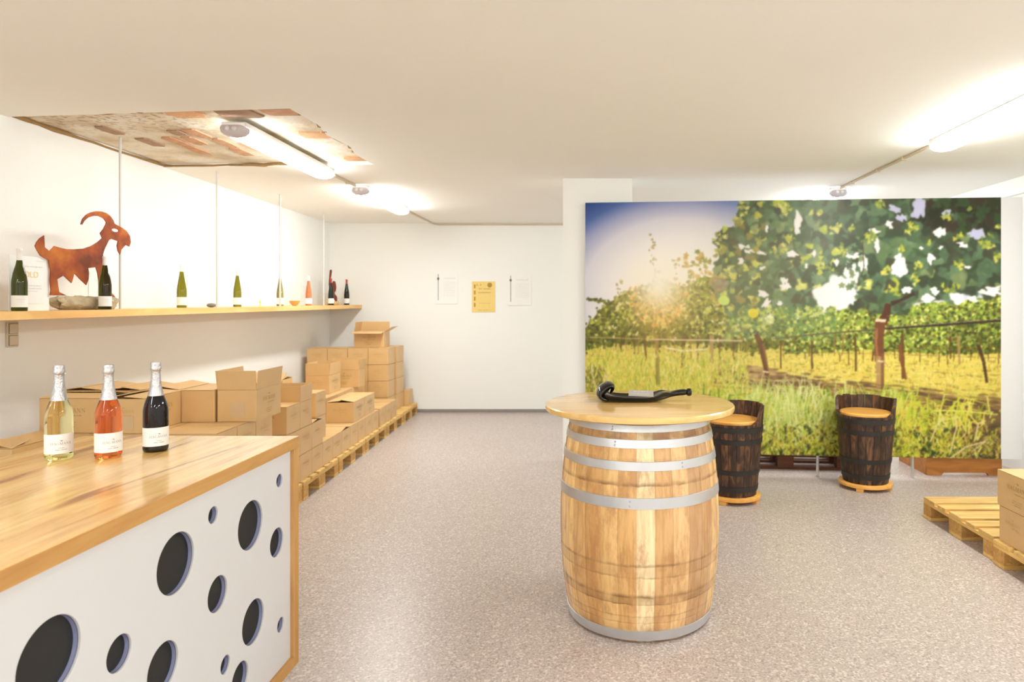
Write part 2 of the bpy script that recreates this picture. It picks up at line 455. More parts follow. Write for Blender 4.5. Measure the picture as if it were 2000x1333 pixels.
def tube_bm(bm, pts, r, seg=10):
    pts = [Vector(p) for p in pts]
    rs = r if isinstance(r, (list, tuple)) else [r] * len(pts)
    rings = []
    for i, p in enumerate(pts):
        t = (pts[min(i + 1, len(pts) - 1)] - pts[max(i - 1, 0)]).normalized()
        up = Vector((0, 0, 1)) if abs(t.z) < 0.9 else Vector((1, 0, 0))
        u = t.cross(up).normalized(); v = t.cross(u)
        rings.append([bm.verts.new(p + (u * math.cos(2 * PI * k / seg) + v * math.sin(2 * PI * k / seg)) * rs[i]) for k in range(seg)])
    for a, c in zip(rings[:-1], rings[1:]):
        for i in range(seg):
            j = (i + 1) % seg
            bm.faces.new((a[i], a[j], c[j], c[i]))
    bm.faces.new(rings[0][::-1]); bm.faces.new(rings[-1])
    return bm


def tube(name, pts, r, mat, parent=None, seg=10, loc=None):
    return link(name, to_mesh(tube_bm(bmesh.new(), pts, r, seg), name, mat, True, 50), parent, loc)


def plate_mesh(name, outlines, thick, mat, bev=0.0, plane='yz'):
    """Plate cut out of sheet: first outline outer, the rest holes; thickness centred on the plane. plane yz: (a,b)->(0,a,b)."""
    cu = bpy.data.curves.new(name, 'CURVE')
    cu.dimensions = '2D'; cu.fill_mode = 'BOTH'
    cu.extrude = max(thick / 2 - bev, 0.0001); cu.bevel_depth = bev; cu.bevel_resolution = 1
    if bev: cu.offset = -bev
    for pts in outlines:
        sp = cu.splines.new('POLY'); sp.points.add(len(pts) - 1)
        for p, q in zip(sp.points, pts): p.co = (q[0], q[1], 0, 1)
        sp.use_cyclic_u = True
    ob = bpy.data.objects.new(name, cu); COL.objects.link(ob)
    dg = bpy.context.evaluated_depsgraph_get()
    me = bpy.data.meshes.new_from_object(ob.evaluated_get(dg))
    bpy.data.objects.remove(ob, do_unlink=True); bpy.data.curves.remove(cu)
    for v in me.vertices:
        x, y, z = v.co
        v.co = (z, x, y) if plane == 'yz' else (x, -z, y) if plane == 'xz' else (x, y, z)
    if plane != 'xy': me.flip_normals() if plane == 'none' else None
    me.materials.clear(); me.materials.append(mat)
    me.name = name
    me.update()
    return me


# ---- lettering: light serif capitals drawn as strokes
def q(ax, ay, bx, by, t):
    """A stroke as a quad."""
    d = Vector((bx - ax, by - ay)); n = Vector((-d.y, d.x)).normalized() * t / 2
    return [(ax + n.x, ay + n.y), (ax - n.x, ay - n.y), (bx - n.x, by - n.y), (bx + n.x, by + n.y)]


def serif(x, y, wd=0.24):
    return q(x - wd / 2, y, x + wd / 2, y, 0.045)


T0, T1 = 0.06, 0.12
GL = {}
GL['H'] = (0.86, [q(.15, 0, .15, 1, T1), q(.68, 0, .68, 1, T1), q(.15, .52, .68, .52, .05), serif(.15, .02), serif(.15, .98), serif(.68, .02), serif(.68, .98)])
GL['A'] = (0.80, [q(.08, 0, .38, 1, T0), q(.37, 1, .70, 0, T1), q(.19, .34, .59, .34, .05), serif(.08, .02), serif(.70, .02)])
GL['M'] = (1.02, [q(.14, 0, .16, 1, T0), q(.16, 1, .48, .04, T1), q(.48, .04, .82, 1, T0), q(.83, 0, .83, 1, T1), serif(.14, .02), serif(.83, .02), serif(.10, .98, .16), serif(.88, .98, .16)])
GL['N'] = (0.88, [q(.14, 0, .14, 1, T0), q(.14, 1, .72, .02, T1), q(.72, 0, .72, 1, T0), serif(.14, .02), serif(.72, .98), serif(.10, .98, .16)])
gq = []
for i in range(14):
    a0, a1 = R_(48 + i * 20), R_(48 + (i + 1) * 20)
    tk = 0.05 + 0.08 * max(0, -math.cos((a0 + a1) / 2)) ** 1.0
    gq.append(q(.44 + .38 * math.cos(a0), .5 + .48 * math.sin(a0), .44 + .38 * math.cos(a1), .5 + .48 * math.sin(a1), tk))
GL['G'] = (0.90, gq + [q(.76, .08, .76, .44, .11), q(.60, .44, .88, .44, .045), q(.71, .80, .73, .98, .05)])


def word_quads(txt, h, space=0.10):
    """Quads of TXT, centred at 0, cap height H."""
    tot = sum(GL[c][0] + space for c in txt) - space
    x = -tot / 2; out = []
    for c in txt:
        wd, qs = GL[c]
        for quad in qs: out.append([((p[0] + x) * h, p[1] * h) for p in quad])
        x += wd + space
    return out


def flourish(h, red=False):
    """Small emblem above the name: a round head with leaf wings and a fine line to each side."""
    out = []
    def ell(cx, cy, rx, ry, a, n=10):
        ca, sa = math.cos(a), math.sin(a)
        return [(cx + rx * math.cos(t) * ca - ry * math.sin(t) * sa, cy + rx * math.cos(t) * sa + ry * math.sin(t) * ca) for t in [2 * PI * i / n for i in range(n)]]
    core = [ell(-.08 * h, 1.62 * h, .17 * h, .13 * h, .5), ell(.02 * h, 1.42 * h, .10 * h, .07 * h, -.5)]
    wings = [ell(.28 * h, 1.60 * h, .20 * h, .06 * h, .1), ell(.22 * h, 1.74 * h, .16 * h, .05 * h, .6), ell(-.34 * h, 1.72 * h, .16 * h, .05 * h, -.5), ell(.24 * h, 1.45 * h, .15 * h, .05 * h, -.5)]
    lines = [q(-1.5 * h, 1.62 * h, -.55 * h, 1.45 * h, .03 * h), q(.6 * h, 1.45 * h, 1.6 * h, 1.55 * h, .03 * h)]
    return core, wings, lines


def scribble(width, h, y, seed):
    """A line of writing too small to read: broken short strokes."""
    r = random.Random(seed); x = -width / 2; out = []
    while x < width / 2:
        l = r.uniform(.3, .8) * h
        out.append(q(x, y, x + l * .2, y + h * r.uniform(.5, 1), h * .2))
        out.append(q(x + l * .3, y + h * .1, x + l, y + h * .12, h * .22) if r.random() < .6 else q(x + l * .5, y, x + l * .6, y + h * .7, h * .2))
        x += l * 1.25 + (h * .7 if r.random() < .12 else 0)
    return out


PRINTS = set()


def quads_mesh(name, quads, mat, fn):
    """Flat print: FN maps (u, v) to a 3D point."""
    vs, fs = [], []
    for quad in quads:
        k = len(vs)
        vs += [fn(*p) for p in quad]
        fs.append(list(range(k, k + len(quad))))
    me = bpy.data.meshes.new(name); me.from_pydata(vs, [], fs); me.materials.append(mat); me.update()
    PRINTS.add(name)
    return me


# ------------------------------------------------------------------ the room
def wallX(y):                       # plane of the slightly skewed left wall
    return -3.56 - 0.0216 * max(0.0, y - 5.5)


YB, YF, XR = 9.2, -4.2, 3.88


def slab(name, pts_bottom, z0, z1, mat):
    bm = bmesh.new()
    a = [bm.verts.new((x, y, z0)) for x, y in pts_bottom]; c = [bm.verts.new((x, y, z1)) for x, y in pts_bottom]
    n = len(a)
    bm.faces.new(a[::-1]); bm.faces.new(c)
    for i in range(n): bm.faces.new((a[i], a[(i + 1) % n], c[(i + 1) % n], c[i]))
    return tag(link(name, to_mesh(bm, name, mat)), kind='structure')


slab('floor', [(-4.2, YF - .1), (4.2, YF - .1), (4.2, YB + .2), (-4.2, YB + .2)], -0.1, 0.0, M['floor'])
slab('wall_left', [(wallX(YF) - .25, YF), (wallX(YF), YF), (wallX(5.5), 5.5), (wallX(YB), YB), (wallX(YB) - .17, YB)], 0, 2.80, M['wall'])
slab('wall_back', [(-4.0, YB), (4.1, YB), (4.1, YB + .15), (-4.0, YB + .15)], 0, 2.80, M['wall'])
slab('wall_right', [(XR, YF), (XR + .15, YF), (XR + .15, YB), (XR, YB)], 0, 2.80, M['wall'])
slab('wall_front', [(-4.0, YF - .15), (4.1, YF - .15), (4.1, YF), (-4.0, YF)], 0, 2.80, M['wall'])
slab('wall_pillar', [(-0.235, 5.965), (0.395, 5.965), (0.395, 6.36), (-0.235, 6.36)], 0, CEIL + 0.001, M['wall'])
# ceiling with the rough opening
hx0, hx1, hy0, hy1 = -3.72, -1.765, 3.93, 5.46
near = [(-3.72, 4.03), (-3.0, 3.97), (-2.4, 3.905), (-1.757, 3.85)]
right = [(-1.757, 3.85), (-1.735, 4.2), (-1.78, 4.45), (-1.74, 4.75), (-1.79, 5.05), (-1.765, 5.38)]
far = [(-1.765, 5.38), (-2.4, 5.42), (-3.0, 5.46), (-3.72, 5.50)]
bm = bmesh.new()
def strip(poly):
    f = [bm.verts.new((x, y, CEIL)) for x, y in poly]
    bm.faces.new(f)
strip([(-4.2, YF - .1), (4.2, YF - .1), (4.2, 3.85)] + near[::-1] + [(-4.2, 4.03)])
strip([(4.2, 3.85)] + [(4.2, 5.38)] + right[::-1])
strip([(-4.2, 5.5)] + far[::-1] + [(4.2, 5.38), (4.2, YB + .2), (-4.2, YB + .2)])
ce = bm.faces[:]
ext = bmesh.ops.extrude_face_region(bm, geom=ce)
for v in ext['geom']:
    if isinstance(v, bmesh.types.BMVert): v.co.z += 0.03
ceil = tag(link('ceiling', to_mesh(bm, 'ceiling', M['ceil'])), kind='structure')
slab('ceiling_recess', [(-4.2, 3.6), (-1.5, 3.6), (-1.5, 5.8), (-4.2, 5.8)], CEIL + .029, CEIL + .12, M['mortar'])
rec = bpy.data.objects['ceiling_recess']
slab('ceiling_slab', [(-4.2, YF - .1), (4.2, YF - .1), (4.2, YB + .2), (-4.2, YB + .2)], CEIL + .12, CEIL + .2, M['ceil'])
# broken plaster edges of the opening
def edge_tube(pts, name):
    r = random.Random(5)
    P = []
    for (x0, y0), (x1, y1) in zip(pts[:-1], pts[1:]):
        for k in range(6):
            t = k / 6
            P.append((x0 + (x1 - x0) * t + r.uniform(-.008, .008), y0 + (y1 - y0) * t + r.uniform(-.008, .008), CEIL + .014 + r.uniform(-.004, .004)))
    P.append((pts[-1][0], pts[-1][1], CEIL + .014))
    tube(name, P, [r.uniform(.008, .016) for _ in P], M['edge_brown'], rec, 6)
edge_tube(right, 'broken_edge'); edge_tube(near, 'broken_edge'); edge_tube(far[1:], 'broken_edge')
edge_tube([(wallX(4.0) + .002, 4.01), (wallX(4.7) + .002, 4.7), (wallX(5.5) + .002, 5.5)], 'broken_edge')
# bricks showing through (x0, x1 across, y0, y1 along)
for k, (xa, ya, wx, wy, mt) in enumerate([
        (-2.60, 3.95, .22, .17, 'brick_pale'), (-2.29, 3.92, .27, .20, 'brick_grey'), (-1.99, 3.89, .22, .18, 'brick'),
        (-3.22, 4.62, .10, .24, 'brick_grey'), (-3.02, 4.60, .10, .24, 'brick'), (-3.03, 4.86, .10, .25, 'brick'), (-2.86, 4.42, .09, .12, 'brick_grey'), (-2.74, 4.38, .10, .24, 'brick'),
        (-2.70, 4.64, .10, .25, 'brick'), (-2.88, 4.60, .10, .22, 'brick'), (-2.72, 4.92, .10, .25, 'brick'), (-2.55, 4.78, .09, .22, 'brick_pale'),
        (-2.01, 4.46, .22, .16, 'brick_pale'), (-1.97, 5.20, .17, .14, 'brick_pale'), (-3.28, 4.32, .10, .20, 'brick_grey')]):
    bm = bmesh.new()
    r = random.Random(k)
    n = 14
    top, bot = [], []
    for i in range(n):
        a = 2 * PI * i / n
        c, s_ = math.cos(a), math.sin(a)
        px = math.copysign(abs(c) ** .35, c) * wx / 2 * r.uniform(.82, 1.06); py = math.copysign(abs(s_) ** .35, s_) * wy / 2 * r.uniform(.86, 1.06)
        bot.append(bm.verts.new((px, py, -.006))); top.append(bm.verts.new((px * 1.05, py * 1.05, .01)))
    bm.faces.new(bot); bm.faces.new(top[::-1])
    for i in range(n): bm.faces.new((bot[i], top[i], top[(i + 1) % n], bot[(i + 1) % n]))
    link('brick', to_mesh(bm, 'brick', M[mt]), rec, (xa + wx / 2, ya + wy / 2, CEIL + .026))
# skirting along the back wall, right duct, conduit
bs = box('baseboard_back', -3.62, 3.86, YB - .012, YB + .001, 0, .045, M['grey_trim'], bev=.003)
tag(bs, kind='structure')
tr = box('trim_1', XR - .035, XR + .01, YF + .01, YB - .01, 2.50, 2.565, M['white'], bev=.004); tag(tr, kind='structure')
tr = box('trim_2', XR - .016, XR + .01, YF + .01, YB - .01, 2.565, CEIL, M['wall'], bev=.004); tag(tr, kind='structure')
d1 = box('door_1', 3.715, 3.86, 5.50, 5.545, .14, 2.46, M['board'], bev=.004); tag(d1, kind='structure')
tube('hinge', [(3.712, 5.495, .53), (3.712, 5.495, .60)], .008, M['chrome'], d1, 8)


# ------------------------------------------------------------------ ceiling lamps
def lamp_proto(name):
    """Linear fitting along +y from 0, hung with its top at z=0."""
    L = 1.45
    root = empty(name)
    box('housing', -.079, .079, .0, L, -.036, 0, M['housing'], root, .006)
    bm = bmesh.new()
    prof = [(-.077, -.034), (-.082, -.046), (-.077, -.066), (-.052, -.084), (0, -.092), (.052, -.084), (.077, -.066), (.082, -.046), (.077, -.034)]
    secs = []
    for y, s in [(.03, 1.0), (.35, 1), (.7, 1), (1.05, 1), (L - .10, 1.0), (L - .05, .97), (L - .015, .86), (L + .01, .62), (L + .02, .35)]:
        secs.append([bm.verts.new((x * (s ** .6), y, -.034 + (z + .034) * s)) for x, z in prof])
    for a, c in zip(secs[:-1], secs[1:]):
        for i in range(len(prof) - 1): bm.faces.new((a[i], a[i + 1], c[i + 1], c[i]))
    bm.faces.new(secs[-1])
    link('diffuser', to_mesh(bm, 'diffuser', M['diffuser'], True, 60), root)
    bm = bmesh.new()
    secs = []
    for y, s in [(.045, 1.02), (.0, 1.02), (-.02, .9), (-.028, .7)]:
        secs.append([bm.verts.new((x * s, y, -.01 + (z + .01) * s)) for x, z in prof])
    for a, c in zip(secs[:-1], secs[1:]):
        for i in range(len(prof) - 1): bm.faces.new((a[i], a[i + 1], c[i + 1], c[i]))
    bm.faces.new(secs[-1]); bm.faces.new(secs[0][::-1])
    cap_o = link('end_cap', to_mesh(bm, 'end_cap', M['cap'], True, 50), root)
    for xx in (-.022, .022):
        bm = bmesh.new(); bmesh.ops.create_uvsphere(bm, u_segments=10, v_segments=6, radius=.016)
        link('lamp_pin', to_mesh(bm, 'lamp_pin', M['housing'], True), cap_o, (xx, -.028, -.048))
    return root


def dup(root, loc, rz=0.0, label=None):
    def cp(o, par):
        c = o.copy(); COL.objects.link(c)
        if par is not None: c.parent = par
        for ch in list(o.children): cp(ch, c)
        return c
    kids = cp(root, None)
    kids.location = loc; kids.rotation_euler = (0, 0, rz)
    if label: kids['label'] = label
    return kids


lp = lamp_proto('ceiling_lamp')
tag(lp, 'lit white tubular ceiling lamp hung below the rough opening in the ceiling', 'lamp', 'linear ceiling lamps')
lp.location = (-2.235, 4.12, CEIL)


def tube_kind(root, m):
    for ch in root.children:
        if ch.name.startswith('diffuser'):
            ch.material_slots[0].link = 'OBJECT'; ch.material_slots[0].material = m


l2 = dup(lp, (-2.20, 6.30, CEIL), 0, 'lit white tubular ceiling lamp nearest the back wall, behind the rough ceiling opening')
dup(lp, (2.455, 3.14, CEIL), 0, 'lit white tubular ceiling lamp above the mural side, cut by the picture edge')
dup(lp, (2.45, 6.42, CEIL), 0, 'lit white tubular ceiling lamp mostly hidden above and behind the vineyard mural')
for x, y, lab in ((-2.235, -1.3, 'nearest the counter'), (2.455, -.3, 'nearest the viewer on the mural side'), (-2.235, -3.6, 'last of the row over the counter'), (2.455, -3.2, 'last of the row on the mural side'),
                  (.1, -2.4, 'in the middle, added for fill light')):
    dup(lp, (x, y, CEIL), 0, 'white tubular ceiling lamp out of the picture ' + lab)  # unseen lamps behind the camera; the middle one is added fill light
tube_kind(lp, M['diffuser_dim']); tube_kind(l2, M['diffuser_mid'])
lp.location.z = CEIL


def conduit(pts, label):
    o = tube('conduit', pts, .011, M['conduit'], None, 8)
    return tag(o, label, 'conduit')


zc = CEIL - .012
c1 = conduit([(-2.25, 5.60, zc), (-2.23, 6.27, zc)], 'cream conduit between the two left ceiling lamps')
conduit([(-2.20, 7.80, zc), (-2.19, 8.6, zc), (-2.18, YB - .04, zc), (-2.1, YB - .015, zc - .01), (-.1, YB - .015, zc - .01)], 'cream conduit running from the far lamp along the back wall top')
c3 = conduit([(2.45, 4.64, zc), (2.45, 6.38, zc)], 'cream conduit joining the two lamps on the mural side')
for y in (5.1, 5.55, 6.1):
    box('clip', 2.432, 2.468, y - .012, y + .012, zc - .014, CEIL, M['conduit'], c3)
for y in (5.75, 6.1):
    box('clip', -2.262, -2.222, y - .012, y + .012, zc - .014, CEIL, M['conduit'], c1)

# ------------------------------------------------------------------ mural
MW, MH = 812, 506


class Paint:
    """A small painter for the photographic print; x, y in print units (812 wide, 506 high)."""
    def __init__(s):
        s.a = np.zeros((MH, MW, 3), np.float32)
        s.yy, s.xx = np.mgrid[0:MH, 0:MW].astype(np.float32)

    def _win(s, x0, x1, y0, y1):
        x0, x1 = max(0, int(x0)), min(MW, int(x1) + 2); y0, y1 = max(0, int(y0)), min(MH, int(y1) + 2)
        return (x0, x1, y0, y1) if x1 > x0 and y1 > y0 else None

    def blob(s, cx, cy, rx, ry, ang, col, al=1.0, lobes=0, ph=0.0, amp=0.22, soft=3.0):
        R = max(rx, ry) * (1 + amp)
        wn = s._win(cx - R, cx + R, cy - R, cy + R)
        if not wn: return
        x0, x1, y0, y1 = wn
        dx = s.xx[y0:y1, x0:x1] - cx; dy = s.yy[y0:y1, x0:x1] - cy
        ca, sa = math.cos(ang), math.sin(ang)
        u = (dx * ca + dy * sa) / rx; v = (-dx * sa + dy * ca) / ry
        rho = np.sqrt(u * u + v * v)
        if lobes: rho = rho / (1 + amp * np.cos(lobes * np.arctan2(v, u) + ph))
        k = np.clip((1 - rho) * soft, 0, 1)[..., None] * al
        w_ = s.a[y0:y1, x0:x1]
        w_ += (np.array(col, np.float32) - w_) * k

    def poly(s, pts, col, al=1.0):
        xs = [p[0] for p in pts]; ys = [p[1] for p in pts]
        wn = s._win(min(xs), max(xs), min(ys), max(ys))
        if not wn: return
        x0, x1, y0, y1 = wn
        X = s.xx[y0:y1, x0:x1]; Y = s.yy[y0:y1, x0:x1]
        ins = np.zeros(X.shape, bool); n = len(pts)
        for i in range(n):
            ax, ay = pts[i]; bx, by = pts[(i + 1) % n]
            if ay == by: continue
            c = (ay > Y) != (by > Y)
            ins ^= c & (X < (bx - ax) * (Y - ay) / (by - ay) + ax)
        w_ = s.a[y0:y1, x0:x1]
        w_[ins] += (np.array(col, np.float32) - w_[ins]) * al

    def stroke(s, ax, ay, bx, by, w0, w1, col, al=1.0):
        d = math.hypot(bx - ax, by - ay) + 1e-6
        nx, ny = -(by - ay) / d, (bx - ax) / d
        s.poly([(ax + nx * w0 / 2, ay + ny * w0 / 2), (bx + nx * w1 / 2, by + ny * w1 / 2), (bx - nx * w1 / 2, by - ny * w1 / 2), (ax - nx * w0 / 2, ay - ny * w0 / 2)], col, al)

    def path(s, pts, w, col, al=1.0):
        for (a, b_), (wa, wb) in zip(zip(pts[:-1], pts[1:]), zip(w[:-1], w[1:])): s.stroke(a[0], a[1], b_[0], b_[1], wa, wb, col, al)


def inside(p, poly):
    x, y = p; c = False; n = len(poly)
    for i in range(n):
        ax, ay = poly[i]; bx, by = poly[(i + 1) % n]
        if (ay > y) != (by > y) and x < (bx - ax) * (y - ay) / (by - ay) + ax: c = not c
    return c


def paint_mural():
    P = Paint(); rd = random.Random(11)
    O = lambda pts: [(x - 1143, y - 387) for x, y in pts]
    # sky: deep blue in the corner, lavender, nearly white about the sun
    dx = P.xx - 190; dy = P.yy - 175
    d = np.sqrt(dx * dx * .62 + dy * dy * 1.15)
    ks = [0, 60, 110, 150, 183, 192, 206, 240, 400]
    cs = np.array([(255, 255, 252), (252, 251, 251), (238, 237, 242), (216, 215, 229), (152, 158, 200), (124, 138, 190), (72, 100, 164), (34, 60, 128), (30, 54, 120)], np.float32)
    for c in range(3): P.a[..., c] = np.interp(d, ks, cs[:, c])
    k = np.clip((P.xx - 250) / 120, 0, 1)[..., None]                    # paler to the right
    rs = np.stack([np.interp(P.yy, [0, 60, 160, 250], [c0, c1, c2, 250]) for c0, c1, c2 in ((140, 190, 240), (152, 200, 242), (196, 222, 246))], -1)
    P.a += (rs - P.a) * k * .85
    low = np.clip((P.yy - 200) / 60, 0, 1)[..., None]
    P.a += (np.array((250, 244, 232), np.float32) - P.a) * low * .7
    # field: yellow grass, soil lane
    top = 285
    fy = np.clip((P.yy - top) / (MH - top), 0, 1)
    fc = np.stack([np.interp(fy, [0, .12, .35, .55, 1], v) for v in ((190, 226, 222, 196, 150), (178, 206, 200, 180, 142), (70, 96, 92, 70, 50))], -1)
    msk = (P.yy > top)[..., None]
    P.a = np.where(msk, fc, P.a).astype(np.float32)
    for _ in range(2200):
        x, y = rd.uniform(0, MW), rd.uniform(285, 410)
        P.blob(x, y, rd.uniform(2, 9) * (.6 + (y - 285) / 120), rd.uniform(1, 3), rd.uniform(-.3, .3), rd.choice([(236, 218, 110), (206, 186, 70), (240, 226, 150), (160, 140, 52), (190, 196, 84), (150, 120, 56), (222, 196, 90)]), .6)
    for _ in range(2600):
        x, y = rd.uniform(0, MW), rd.uniform(290, 400)
        P.stroke(x, y, x + rd.gauss(0, 2), y - rd.uniform(3, 10), rd.uniform(1, 2.6), .6, rd.choice([(240, 226, 120), (222, 206, 80), (248, 238, 170), (176, 170, 60), (206, 214, 100), (140, 112, 52)]), .6)
    # soil lanes
    for pts, col in ((O([(1395, 712), (1490, 716), (1560, 735), (1700, 772), (1800, 800), (1800, 826), (1640, 800), (1520, 770), (1440, 745)]), (160, 124, 92)),
                     (O([(1745, 760), (1830, 765), (1955, 790), (1955, 870), (1850, 850), (1790, 810)]), (138, 106, 68))):
        P.poly(pts, col, .75)
    for _ in range(500):
        x, y = rd.uniform(1400, 1955), 0
        y = 715 + (x - 1400) * .16 + rd.uniform(-14, 34)
        P.blob(x - 1143, y - 387, rd.uniform(3, 14), rd.uniform(1.5, 4), rd.uniform(-.1, .3), rd.choice([(112, 76, 54), (176, 138, 96), (206, 180, 110), (92, 68, 44), (150, 130, 60)]), .6)
    # far vine band on the right: small bright leaves over dark stems
    band = O([(1540, 660), (1570, 630), (1620, 615), (1680, 595), (1760, 600), (1830, 590), (1900, 585), (1955, 575), (1955, 688), (1840, 690), (1700, 682), (1600, 690), (1540, 692)])
    P.poly(band, (128, 142, 50), .9)
    for x in range(1545, 1955, 17):
        xx = x + rd.uniform(-5, 5) - 1143
        P.stroke(xx, 285, xx + rd.uniform(-3, 4), 285 + rd.uniform(18, 46), 2.6, 1.6, rd.choice([(104, 72, 30), (140, 100, 44), (84, 58, 28)]), .85)
    for _ in range(3000):
        x, y = rd.uniform(1540, 1955), rd.uniform(570, 694)
        if inside((x - 1143, y - 387), band):
            t = (y - 590) / 95
            dark = rd.random() < .25 + .4 * max(0, t) + (.25 if x > 1850 else 0)
            col = rd.choice([(70, 84, 28), (92, 100, 34), (58, 66, 26), (110, 92, 30)]) if dark else rd.choice([(176, 196, 66), (204, 216, 92), (148, 172, 60), (226, 226, 128), (120, 152, 60)])
            P.blob(x - 1143, y - 387, rd.uniform(2.2, 5), rd.uniform(2, 4), rd.uniform(0, 3), col, .9)
    # vines on the left: row going away, sunlit from behind
    row = O([(1143, 642), (1168, 612), (1192, 590), (1222, 572), (1262, 556), (1300, 542), (1345, 560), (1380, 540), (1420, 540), (1470, 560), (1560, 600), (1600, 640), (1560, 668), (1480, 690), (1380, 672), (1290, 676), (1200, 672), (1143, 688)])
    P.poly(row, (112, 116, 36), .95)
    for _ in range(5200):
        x, y = rd.uniform(1140, 1600), rd.uniform(535, 700)
        jx, jy = x + rd.gauss(0, 5), y + rd.gauss(0, 5)
        if inside((jx - 1143, jy - 387), row):
            ds = math.hypot(x - 1290, (y - 560) * .8)
            if ds < 62 and rd.random() < .5:
                col = rd.choice([(226, 160, 50), (240, 196, 100), (200, 136, 40), (168, 120, 30), (250, 226, 160)])
            elif rd.random() < .50 + max(0, (y - 610) / 150):
                col = rd.choice([(66, 74, 22), (84, 92, 26), (56, 62, 22), (100, 100, 32), (112, 104, 30)])
            else:
                col = rd.choice([(150, 158, 44), (184, 186, 62), (206, 208, 96), (128, 138, 40), (230, 228, 150)])
            P.blob(x - 1143, y - 387, rd.uniform(2.2, 6), rd.uniform(2, 5), rd.uniform(0, 3), col, .88)
    # stems under the row
    for x, h, wd, col in [(1205, 30, 3, 0), (1216, 34, 4, 0), (1228, 36, 3, 1), (1242, 40, 4, 0), (1251, 34, 3, 1), (1265, 52, 5, 0), (1290, 96, 8, 1), (1312, 34, 3, 1), (1325, 36, 3, 1), (1341, 66, 7, 0), (1356, 50, 4, 1),
                          (1372, 54, 4, 0), (1398, 84, 9, 2), (1416, 60, 5, 0), (1443, 66, 6, 0), (1456, 44, 3, 1), (1470, 42, 3, 1), (1534, 66, 4, 0), (1597, 66, 5, 0), (1679, 70, 5, 0), (1768, 84, 7, 0), (1858, 44, 4, 0), (1876, 56, 5, 2), (1640, 40, 3, 1), (1655, 40, 3, 1)]:
        c = [(92, 66, 28), (146, 112, 50), (170, 138, 86)][col]
        y0 = 655 - 387
        P.path([(x - 1143 + rd.uniform(-2, 2), y0), (x - 1143 + rd.uniform(-2, 2), y0 + h * .5), (x - 1143 + rd.uniform(-2, 3), y0 + h)], [wd, wd * .9, wd * .8], c, .9)
    P.stroke(1143 - 1143, 660 - 387, 1300 - 1143, 664 - 387, 1.6, 1.8, (216, 190, 130), .7)
    P.stroke(1275 - 1143, 664 - 387, 1460 - 1143, 666 - 387, 3, 3.6, (226, 200, 170), .85)
    P.path(O([(1305, 680), (1340, 687), (1390, 683)]), [3, 4, 3], (250, 240, 220), .8)
    # lone shoots and the branch against the sky
    for pts, n in ((O([(1288, 545), (1284, 500), (1287, 452)]), 26), (O([(1214, 590), (1212, 565), (1212, 545)]), 16), (O([(1327, 560), (1330, 520), (1328, 490)]), 14), (O([(1178, 640), (1168, 622), (1172, 610)]), 8)):
        for _ in range(n):
            i = rd.randrange(len(pts) - 1); t = rd.random()
            x = pts[i][0] + (pts[i + 1][0] - pts[i][0]) * t + rd.gauss(0, 5); y = pts[i][1] + (pts[i + 1][1] - pts[i][1]) * t
            P.blob(x, y, rd.uniform(2, 4.5), rd.uniform(1.6, 3), rd.uniform(0, 3), rd.choice([(150, 130, 70), (190, 160, 90), (120, 110, 50)]), .8)
    for a in range(40):
        t = a / 40
        x = 1148 + 62 * t; y = 584 + 34 * t ** 3
        P.blob(x - 1143, y - 387 + rd.gauss(0, 2), rd.uniform(2, 4.5), rd.uniform(2, 3.5), rd.uniform(0, 3), rd.choice([(84, 84, 34), (110, 110, 40), (66, 66, 30)]), .9)
    for a in range(70):
        t = rd.random()
        x = 1345 + 70 * t; y = 490 + 70 * t + 30 * math.sin(t * 9)
        P.blob(x - 1143 + rd.gauss(0, 8), y - 387 + rd.gauss(0, 6), rd.uniform(3, 8), rd.uniform(2.5, 6), rd.uniform(0, 3), rd.choice([(196, 150, 60), (160, 150, 60), (120, 124, 44), (220, 190, 110)]), .85, 5, rd.uniform(0, 6))
    ga = np.exp(-((P.xx - 152) ** 2 / (2 * 42 ** 2) + (P.yy - 212) ** 2 / (2 * 44 ** 2)))[..., None]
    P.a += (np.array((236, 176, 60), np.float32) - P.a) * ga * .5
    # big canopy on the right
    can = O([(1462, 387), (1448, 412), (1446, 440), (1420, 440), (1408, 468), (1414, 500), (1404, 520), (1412, 545), (1392, 560), (1420, 590), (1440, 640), (1470, 665), (1520, 650), (1560, 630), (1600, 628), (1625, 600), (1660, 585), (1690, 598), (1720, 612), (1770, 615), (1800, 575), (1850, 585), (1880, 570), (1955, 572), (1955, 387)])
    leaf_dark = [(72, 88, 62), (80, 104, 74), (62, 76, 54), (88, 112, 82), (70, 72, 54), (58, 66, 48)]
    leaf_mid = [(98, 124, 90), (110, 134, 98), (94, 118, 76), (122, 138, 92)]
    leaf_lit = [(196, 202, 84), (178, 188, 66), (214, 214, 110), (160, 176, 70)]
    P.poly(can, (72, 92, 58), 1.0)
    for i in range(1500):
        x, y = rd.uniform(1390, 1960), rd.uniform(380, 670)
        if not inside((x - 1143, y - 387), can): continue
        s_ = rd.uniform(7, 17) * (.65 if x < 1520 else 1.15 if x > 1660 else 1.0) * (.7 if y > 590 else 1)
        u = rd.random()
        shade = (x - 1500) / 450 * .25 + (.12 if y < 470 else 0)
        col = rd.choice(leaf_dark) if u < .60 + shade else rd.choice(leaf_mid) if u < .86 + shade * .6 else rd.choice(leaf_lit)
        if x < 1500 and rd.random() < .35: col = rd.choice([(150, 140, 60), (132, 124, 62), (178, 176, 74), (120, 110, 54)])
        an, ph = rd.uniform(0, 3), rd.uniform(0, 6)
        P.blob(x - 1143, y - 387, s_, s_ * rd.uniform(.7, 1), an, col, .92, 3, ph, .2, 3.5)
        P.blob(x - 1143 + s_ * .2, y - 387 - s_ * .25, s_ * .5, s_ * .35, an, tuple(min(255, q_ * 1.14) for q_ in col), .6, 0, 0, 0, 1.6)
